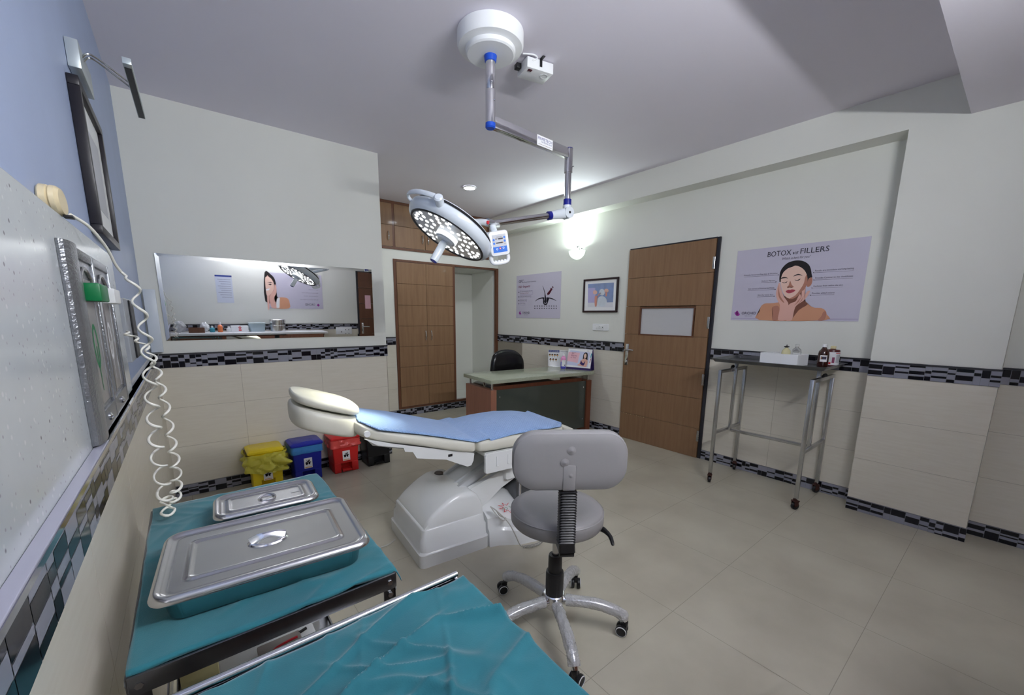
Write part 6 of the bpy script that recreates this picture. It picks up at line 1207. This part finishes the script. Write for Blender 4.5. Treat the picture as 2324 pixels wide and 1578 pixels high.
pn = thing('paper_notice', 'pale printed notice with a blue header, seen in the mirror', 'notice', (0.910, YBACK, 1.455), pi)
b = BM(); box(b, (0, -0.0025, 0), (0.228, -0.0008, 0.44)); sh = obj('sheet', b, INK['sheet'], pn, smooth=0)
art(sh, 'notice_print', [('blue', 1, [(0, 0.415), (0.228, 0.415), (0.228, 0.44), (0, 0.44)])]+[('ink2', 1, [(0.02, 0.37-0.035*k), (0.2-0.02*(k % 3), 0.37-0.035*k), (0.2-0.02*(k % 3), 0.374-0.035*k), (0.02, 0.374-0.035*k)]) for k in range(9)], [], base_y=-0.0025)
CZ = 0.9905; cyy = YBACK+0.19
t = thing('steel_drum', 'round lidded stainless steel drum, seen in the mirror', 'drum', (1.49, cyy, CZ))
b = BM(); lathe(b, [(0.110, 0), (0.118, 0.004), (0.118, 0.10), (0.121, 0.103), (0.121, 0.108), (0.118, 0.111), (0.118, 0.165)], None, 48); obj('drum_body', b, M_CHROME, t)
b = BM(); lathe(b, [(0.122, 0.160), (0.124, 0.162), (0.124, 0.198), (0.118, 0.205), (0.03, 0.212), (0.001, 0.212)], None, 48, cap0=False); obj('lid', b, M_CHROME, t)
t = thing('plastic_box', 'translucent bluish plastic box with a lid, beside the steel drum in the mirror', 'box', (1.18, cyy-0.02, CZ))
b = BM(); rloft(b, [(0.21, 0.15, 0.02, 0), (0.235, 0.17, 0.025, 0.13)]); obj('box_body', b, mat('milky_blue', s2l(196, 214, 222), 0.3, trans=0.3), t)
b = BM(); rloft(b, [(0.25, 0.185, 0.03, 0.131), (0.25, 0.185, 0.03, 0.146), (0.22, 0.16, 0.03, 0.152)]); obj('lid', b, mat('milky_lid', s2l(214, 226, 228), 0.3, trans=0.4), t)
t = thing('tissue_box', 'white carton with red print, seen in the mirror beside the plastic box', 'carton', (0.93, cyy, CZ))
b = BM(); box(b, (-0.12, -0.06, 0), (0.12, 0.06, 0.10), 0.004); cbx = obj('carton', b, M_PAPER, t)
art(cbx, 'carton_print', [('red', 1, circ(0.0, 0.070, 0.020)), ('red', 1, [(-0.02, 0.02), (0.02, 0.02), (0.02, 0.042), (-0.02, 0.042)]), ('white', 2, circ(0, 0.07, 0.008))], [], mtx=Matrix.Translation((0, 0.0601, 0)) @ Matrix.Rotation(pi, 4, 'Z') @ UV)
for i, (x, h_, m_, lab) in enumerate(((0.665, 0.16, mat('orange_soap', s2l(220, 120, 70), 0.4), 'orange spray bottle with a white nozzle on the back counter, seen in the mirror'), (0.56, 0.10, INK['teal'], 'short dark teal jar on the back counter beside the orange bottle'), (0.78, 0.09, M_WHITEM, 'small white jar between the orange bottle and the carton, seen in the mirror'))):
    t = thing('bottle' if i == 0 else 'jar', lab, 'bottle' if i == 0 else 'jar', (x, cyy+0.02, CZ))
    b = BM(); lathe(b, [(0.030, 0), (0.034, 0.004), (0.034, h_*0.6), (0.014, h_*0.75)], None, 24); obj('body', b, m_, t)
    b = BM(); lathe(b, [(0.016, h_*0.75), (0.016, h_), (0.008, h_*1.02)], None, 20); obj('cap', b, M_WHITE, t)
t = thing('tray', 'brown wooden tray on the back counter beneath the jars', 'tray', (0.36, cyy+0.06, CZ)); b = BM(); box(b, (-0.10, -0.08, 0), (0.10, 0.08, 0.008)); 
for lo, hi in (((-0.10, -0.08, 0.008), (0.10, -0.07, 0.075)), ((-0.10, 0.07, 0.008), (0.10, 0.08, 0.075)), ((-0.10, -0.07, 0.008), (-0.09, 0.07, 0.075)), ((0.09, -0.07, 0.008), (0.10, 0.07, 0.075))): box(b, lo, hi)
obj('tray_body', b, M_WOODD, t, smooth=0); t['label'] = 'brown wooden tray between the two plastic bags, seen in the mirror'
def lump(name, lab, cat, x, y, w, h_, m_, seed):
    b = BM(); r = bmesh.ops.create_icosphere(b, subdivisions=4, radius=1.0)
    for v in b.verts:
        n_ = v.co.normalized(); k = 1+0.28*noise.noise(n_*2.2+Vector((seed, 0, 0)))+0.14*abs(noise.noise(n_*6+Vector((0, seed, 0))))
        v.co = Vector((n_.x*w*k, n_.y*w*0.7*k, max(h_*0.5*(1+n_.z*k), 0.0)))
    o = obj(name, b, m_, None, smooth=30); o.location = (x, y, CZ); return tag(o, lab, cat)
lump('plastic_bag', 'large crumpled clear plastic bag at the blue-wall end of the counter, seen in the mirror', 'bag', 0.155, cyy, 0.075, 0.17, M_CLEAR if False else mat('bag_film', s2l(206, 208, 212), 0.2, alpha=0.75, coat=0.5), 3)
lump('white_bag', 'small crumpled white bag beside the brown tray, seen in the mirror', 'bag', 0.47, cyy-0.06, 0.055, 0.15, M_WHITE, 8)
t = thing('socket_plate', 'large white socket plate on the tiles beside the counter, seen low in the mirror', 'socket', (2.80, YBACK+0.009, 0.86), pi); b = BM(); box(b, (0, -0.012, 0), (0.30, -0.001, 0.18), 0.004); obj('plate', b, M_WHITE, t)
b = BM()
for (x, z) in ((0.06, 0.13), (0.12, 0.13), (0.06, 0.05), (0.12, 0.05), (0.2, 0.09)): box(b, (x-0.006, -0.0135, z-0.012), (x+0.006, -0.0122, z+0.012))
obj('socket_hole', b, M_BLACK, t)

# ================================================================== FOREGROUND TROLLEYS
def trolley(name, label, x0, x1, y0, y1, zt_, rot=0):
    t = thing(name, label, 'trolley', ((x0+x1)/2, (y0+y1)/2, 0))
    W2_ = lambda p: p
    for (x, y) in ((x0, y0), (x0, y1), (x1, y0), (x1, y1)):
        sx = 1 if x == x0 else -1; sy = 1 if y == y0 else -1
        b = BM(); box(b, (x, y, 0.085), (x+sx*0.026, y+sy*0.003, zt_-0.002)); box(b, (x, y, 0.085), (x+sx*0.003, y+sy*0.026, zt_-0.002)); lg = obj('leg', b, M_DSTEEL, t, world=True, smooth=0)
        b = BM()
        for z in (zt_-0.016, zt_-0.045):
            cyl(b, (x+sx*0.013, y-sy*0.001, z), (x+sx*0.013, y-sy*0.005, z), 0.006, 6); cyl(b, (x-sx*0.001, y+sy*0.013, z), (x-sx*0.005, y+sy*0.013, z), 0.006, 6)
        obj('bolt', b, M_STEEL, lg, world=True, root=t)
        caster(t, t.matrix_basis.inverted() @ Vector((x+sx*0.012, y+sy*0.012, 0)), 0.030, 0.6, h=0.086)
    for nm, z in (('top_frame', zt_), ('shelf_frame', 0.30)):
        b = BM()
        for (p, q) in (((x0, y0), (x1, y0)), ((x0, y1), (x1, y1)), ((x0, y0), (x0, y1)), ((x1, y0), (x1, y1))):
            bar(b, (p[0], p[1], z-0.016), (q[0], q[1], z-0.016), 0.006, 0.034, 0.001)
        obj(nm, b, M_DSTEEL, t, world=True, smooth=30)
    b = BM(); box(b, (x0+0.004, y0+0.004, zt_-0.012), (x1-0.004, y1-0.004, zt_-0.009)); obj('top_plate', b, M_STEEL, t, world=True, smooth=0)
    b = BM(); box(b, (x0+0.004, y0+0.004, 0.288), (x1-0.004, y1-0.004, 0.292)); obj('lower_shelf', b, M_STEEL, t, world=True, smooth=0)
    return t
TZ = 0.848
t1 = trolley('instrument_trolley', 'steel trolley under the teal cloth that carries the two lidded steel trays', 0.088, 0.522, -3.083, -2.392, TZ-0.007)
# second trolley: raised steel rim along its far edge
t2 = trolley('instrument_trolley', 'steel trolley with a raised rim, covered with a crumpled empty teal cloth', 0.120, 0.622, -3.640, -3.172, TZ-0.012)
b = BM(); box(b, (0.120, -3.178, TZ-0.030), (0.624, -3.174, TZ-0.006)); tube(b, [(0.119, -3.172, TZ-0.004), (0.625, -3.172, TZ-0.004)], 0.0075, 12); obj('rim_rail', b, M_CHROME, t2, world=True)
b = BM(); box(b, (0.6215, -3.64, TZ-0.030), (0.6245, -3.178, TZ-0.010)); obj('side_rail', b, M_STEEL, t2, world=True)
def cloth(name, label, x0, x1, y0, y1, z, drops, amp, seed, nx=90, ny=110, edge=0.006, fold=1.0):
    """flat cloth over a table top; drops = (left, right, near, far) overhang lengths"""
    b = BM(); g = []
    dl, dr, dn, df = drops
    for i in range(nx+1):
        row = []
        s = -dl+(x1-x0+dl+dr)*i/nx
        for j in range(ny+1):
            q = -dn+(y1-y0+dn+df)*j/ny
            x = x0+min(max(s, 0), x1-x0); y = y0+min(max(q, 0), y1-y0); zz = z
            ox = (s if s < 0 else (s-(x1-x0) if s > x1-x0 else 0)); oy = (q if q < 0 else (q-(y1-y0) if q > y1-y0 else 0))
            zz -= (abs(ox)*0.92+abs(oy)*0.92)
            x += ox*0.35; y += oy*0.35
            P = Vector((s*7, q*7, seed))
            wv = noise.noise(P)*0.5
            def ridge(ang, fa, fc, sd, pw):
                c_, s_ = cos(ang), sin(ang); a_ = s*c_+q*s_; d_ = -s*s_+q*c_
                a_ += 0.05*noise.noise(Vector((s*5, q*5, sd)))
                m_ = max(0.0, noise.noise(Vector((s*4.5, q*4.5, sd+20)))*1.6+0.15)
                return m_*max(0.0, 1-abs(noise.noise(Vector((a_*fa, d_*fc, sd)))*2.3))**pw
            rg = ridge(0.35, 3.0, 16.0, seed+3, 3)+ridge(-0.6, 3.5, 15.0, seed+5, 3)+0.7*ridge(1.2, 3.0, 18.0, seed+7, 3)
            hgt = amp*(0.35+wv*1.0)+fold*amp*rg
            zz += hgt
            ed = min(i, nx-i, j, ny-j)
            x += edge*noise.noise(Vector((q*9, 3.3, seed)))*(1 if i in (0, nx) or abs(ox) > 0 else 0.0); y += edge*noise.noise(Vector((s*9, 7.3, seed)))*(1 if j in (0, ny) or abs(oy) > 0 else 0.0)
            row.append(b.verts.new((x, y, zz)))
        g.append(row)
    for i in range(nx):
        for j in range(ny): b.faces.new((g[i][j], g[i+1][j], g[i+1][j+1], g[i][j+1]))
    o = obj(name, b, M_TEAL, None, smooth=180)
    md = o.modifiers.new('thick', 'SOLIDIFY'); md.thickness = 0.0016; md.offset = 1
    return tag(o, label, 'cloth')
cloth('teal_cloth', 'smooth teal cloth under the two steel trays', 0.0885, 0.528, -3.074, -2.385, TZ-0.004, (0.0, 0.030, 0.006, 0.020), 0.0020, 1.0, fold=2.8)
cloth('teal_cloth', 'crumpled teal cloth with nothing on it, on the trolley with the raised rim', 0.118, 0.632, -3.68, -3.186, TZ-0.007, (0.0, 0.040, 0.0, 0.004), 0.0048, 6.0, nx=150, ny=150, edge=0.008, fold=4.0)
# instrument trays
def tray(name, label, cx, cy, w, d, rz, h, zb2):
    t = thing(name, label, 'tray', (cx, cy, zb2), rz)
    b = BM(); rloft(b, [(w-0.055, d-0.055, 0.025, 0.0), (w-0.045, d-0.045, 0.03, 0.003), (w-0.030, d-0.030, 0.035, h-0.006), (w-0.022, d-0.022, 0.035, h-0.002)], n=8, cap1=False)
    o = obj('tray_body', b, M_TRAY, t, smooth=50); md = o.modifiers.new('thick', 'SOLIDIFY'); md.thickness = 0.0012
    b = BM(); r = 0.034
    rloft(b, [(w, d, r, h-0.005), (w+0.001, d+0.001, r, h-0.002), (w-0.003, d-0.003, r, h+0.003), (w-0.012, d-0.012, r-0.003, h+0.008), (w-0.022, d-0.022, r-0.006, h+0.0085), (w-0.034, d-0.034, r-0.012, h+0.004), (w-0.044, d-0.044, r-0.014, h+0.0015), (w-0.052, d-0.052, r-0.016, h+0.0020), (w-0.060, d-0.060, r-0.018, h+0.0020), (w*0.72+0.020, d*0.56+0.020, 0.016, h+0.0020), (w*0.72+0.008, d*0.56+0.008, 0.014, h+0.0022), (w*0.72+0.002, d*0.56+0.002, 0.012, h+0.0045), (w*0.72-0.006, d*0.56-0.006, 0.011, h+0.0046), (w*0.72-0.012, d*0.56-0.012, 0.010, h+0.0022), (w*0.72-0.020, d*0.56-0.020, 0.009, h+0.0021), (w*0.3, d*0.2, 0.009, h+0.0021)], n=8, cap0=False)
    ld = obj('tray_lid', b, M_TRAY, t, smooth=50)
    b = BM(); R = min(w, d)*0.115
    lathe(b, [(R*1.08, h+0.0022), (R*1.0, h+0.0050), (R*0.92, h+0.0035), (R*0.7, h+0.0012), (0.001, h+0.0008)], None, 36, cap0=False, cap1=True, sx=1.15, sy=0.85)
    gr_ = obj('grip_dish', b, M_CHROME, ld, smooth=60)
    b = BM(); pts = spline([(-R*1.02, 0, h+0.004), (-R*0.6, 0, h+0.011), (0, 0, h+0.014), (R*0.6, 0, h+0.011), (R*1.02, 0, h+0.004)], 5)
    tube(b, pts, [R*0.20+R*0.16*abs(1-2*k/(len(pts)-1)) for k in range(len(pts))], 12, flat=0.16)
    for v in b.verts: pass
    obj('grip_strap', b, M_CHROME, gr_, smooth=60)
    return t, ld
tb, ld = tray('lidded_tray', 'large lidded stainless steel instrument tray on the teal cloth', 0.313, -2.882, 0.384, 0.280, radians(-4.2), 0.052, TZ+0.0002)
tsx, ld2 = tray('lidded_tray', 'small lidded stainless steel instrument tray, behind the large one', 0.348, -2.610, 0.250, 0.160, radians(-3), 0.040, TZ+0.0002)
b = BM(); box(b, (0.060, -0.004, 0.0425), (0.082, 0.010, 0.0430)); 
obj('maker_stamp', b, M_STEEL, ld2, smooth=0)
# things on the lower shelf of the first trolley
wb = thing('white_case', 'white case under the teal cloth with a taupe device and red wire on it', 'case', (0.27, -2.90, 0.2925))
b = BM(); box(b, (-0.075, -0.15, 0), (0.143, 0.21, 0.248), 0.006); obj('case_body', b, M_WHITE, wb)
b = BM(); box(b, (0.005, 0.05, 0.2485), (0.105, 0.145, 0.262), 0.004); dv = obj('device', b, mat('taupe_plastic', s2l(150, 140, 136), 0.4), wb)
b = BM(); tube(b, spline([(0.015, 0.07, 0.266), (0.04, 0.10, 0.268), (0.07, 0.11, 0.267), (0.095, 0.115, 0.265)], 6), 0.003, 8); obj('red_wire', b, INK['red'], dv)
b = BM(); tube(b, spline([(-0.03, 0.06, 0.256), (-0.01, 0.075, 0.262), (0.02, 0.085, 0.268)], 6), [0.004, 0.006, 0.008, 0.009, 0.009, 0.009, 0.009, 0.009, 0.008, 0.007, 0.006, 0.005, 0.004], 10); obj('blue_plug', b, M_BLUEP, dv)
b = BM(); cyl(b, (0.100, 0.135, 0.258), (0.122, 0.142, 0.258), 0.004, 10); obj('black_probe', b, M_BLACK, dv)
yc2 = thing('yellow_carton', 'pale yellow carton on the lower trolley shelf beside the white case', 'carton', (0.145, -2.46, 0.2925)); b = BM(); box(b, (-0.045, -0.055, 0), (0.045, 0.06, 0.10), 0.003); obj('carton', b, M_PAPERC, yc2)
b = BM()
for k in range(3): tube(b, spline([(0.445+0.01*k, -2.90, 0.297), (0.46+0.012*k, -2.80, 0.52-0.02*k), (0.485, -2.60-0.03*k, 0.298)], 6), 0.0035, 8)
tag(obj('black_leads', b, M_BLACK, None), 'black leads lying on the lower shelf beside the white case', 'cable')
# power lead from the couch to the wall
b = BM(); tube(b, spline([(1.115, -1.60, 0.012), (1.05, -1.62, 0.006), (0.95, -1.60, 0.005), (0.80, -1.50, 0.005), (0.62, -1.30, 0.005)], 8), 0.004, 8)
tag(obj('power_lead', b, MATS['grey_cable'], None), 'thin grey power lead running over the floor from the couch base towards the bins', 'cable')
# repeats carry a shared group
for o in C.objects:
    if o.parent is None and o.get('category'):
        s_ = o.name.split('.')[0]
        g_ = {'pedal_bin': 'coloured pedal bins along the far wall', 'lidded_tray': 'lidded steel trays on the teal cloth', 'teal_cloth': 'teal cloths on the trolleys',
              'instrument_trolley': 'steel instrument trolleys', 'glass_bottle': 'bottles in the foam box', 'poster': 'lilac posters on the walls', 'picture': 'framed pictures'}.get(s_)
        if g_: o['group'] = g_
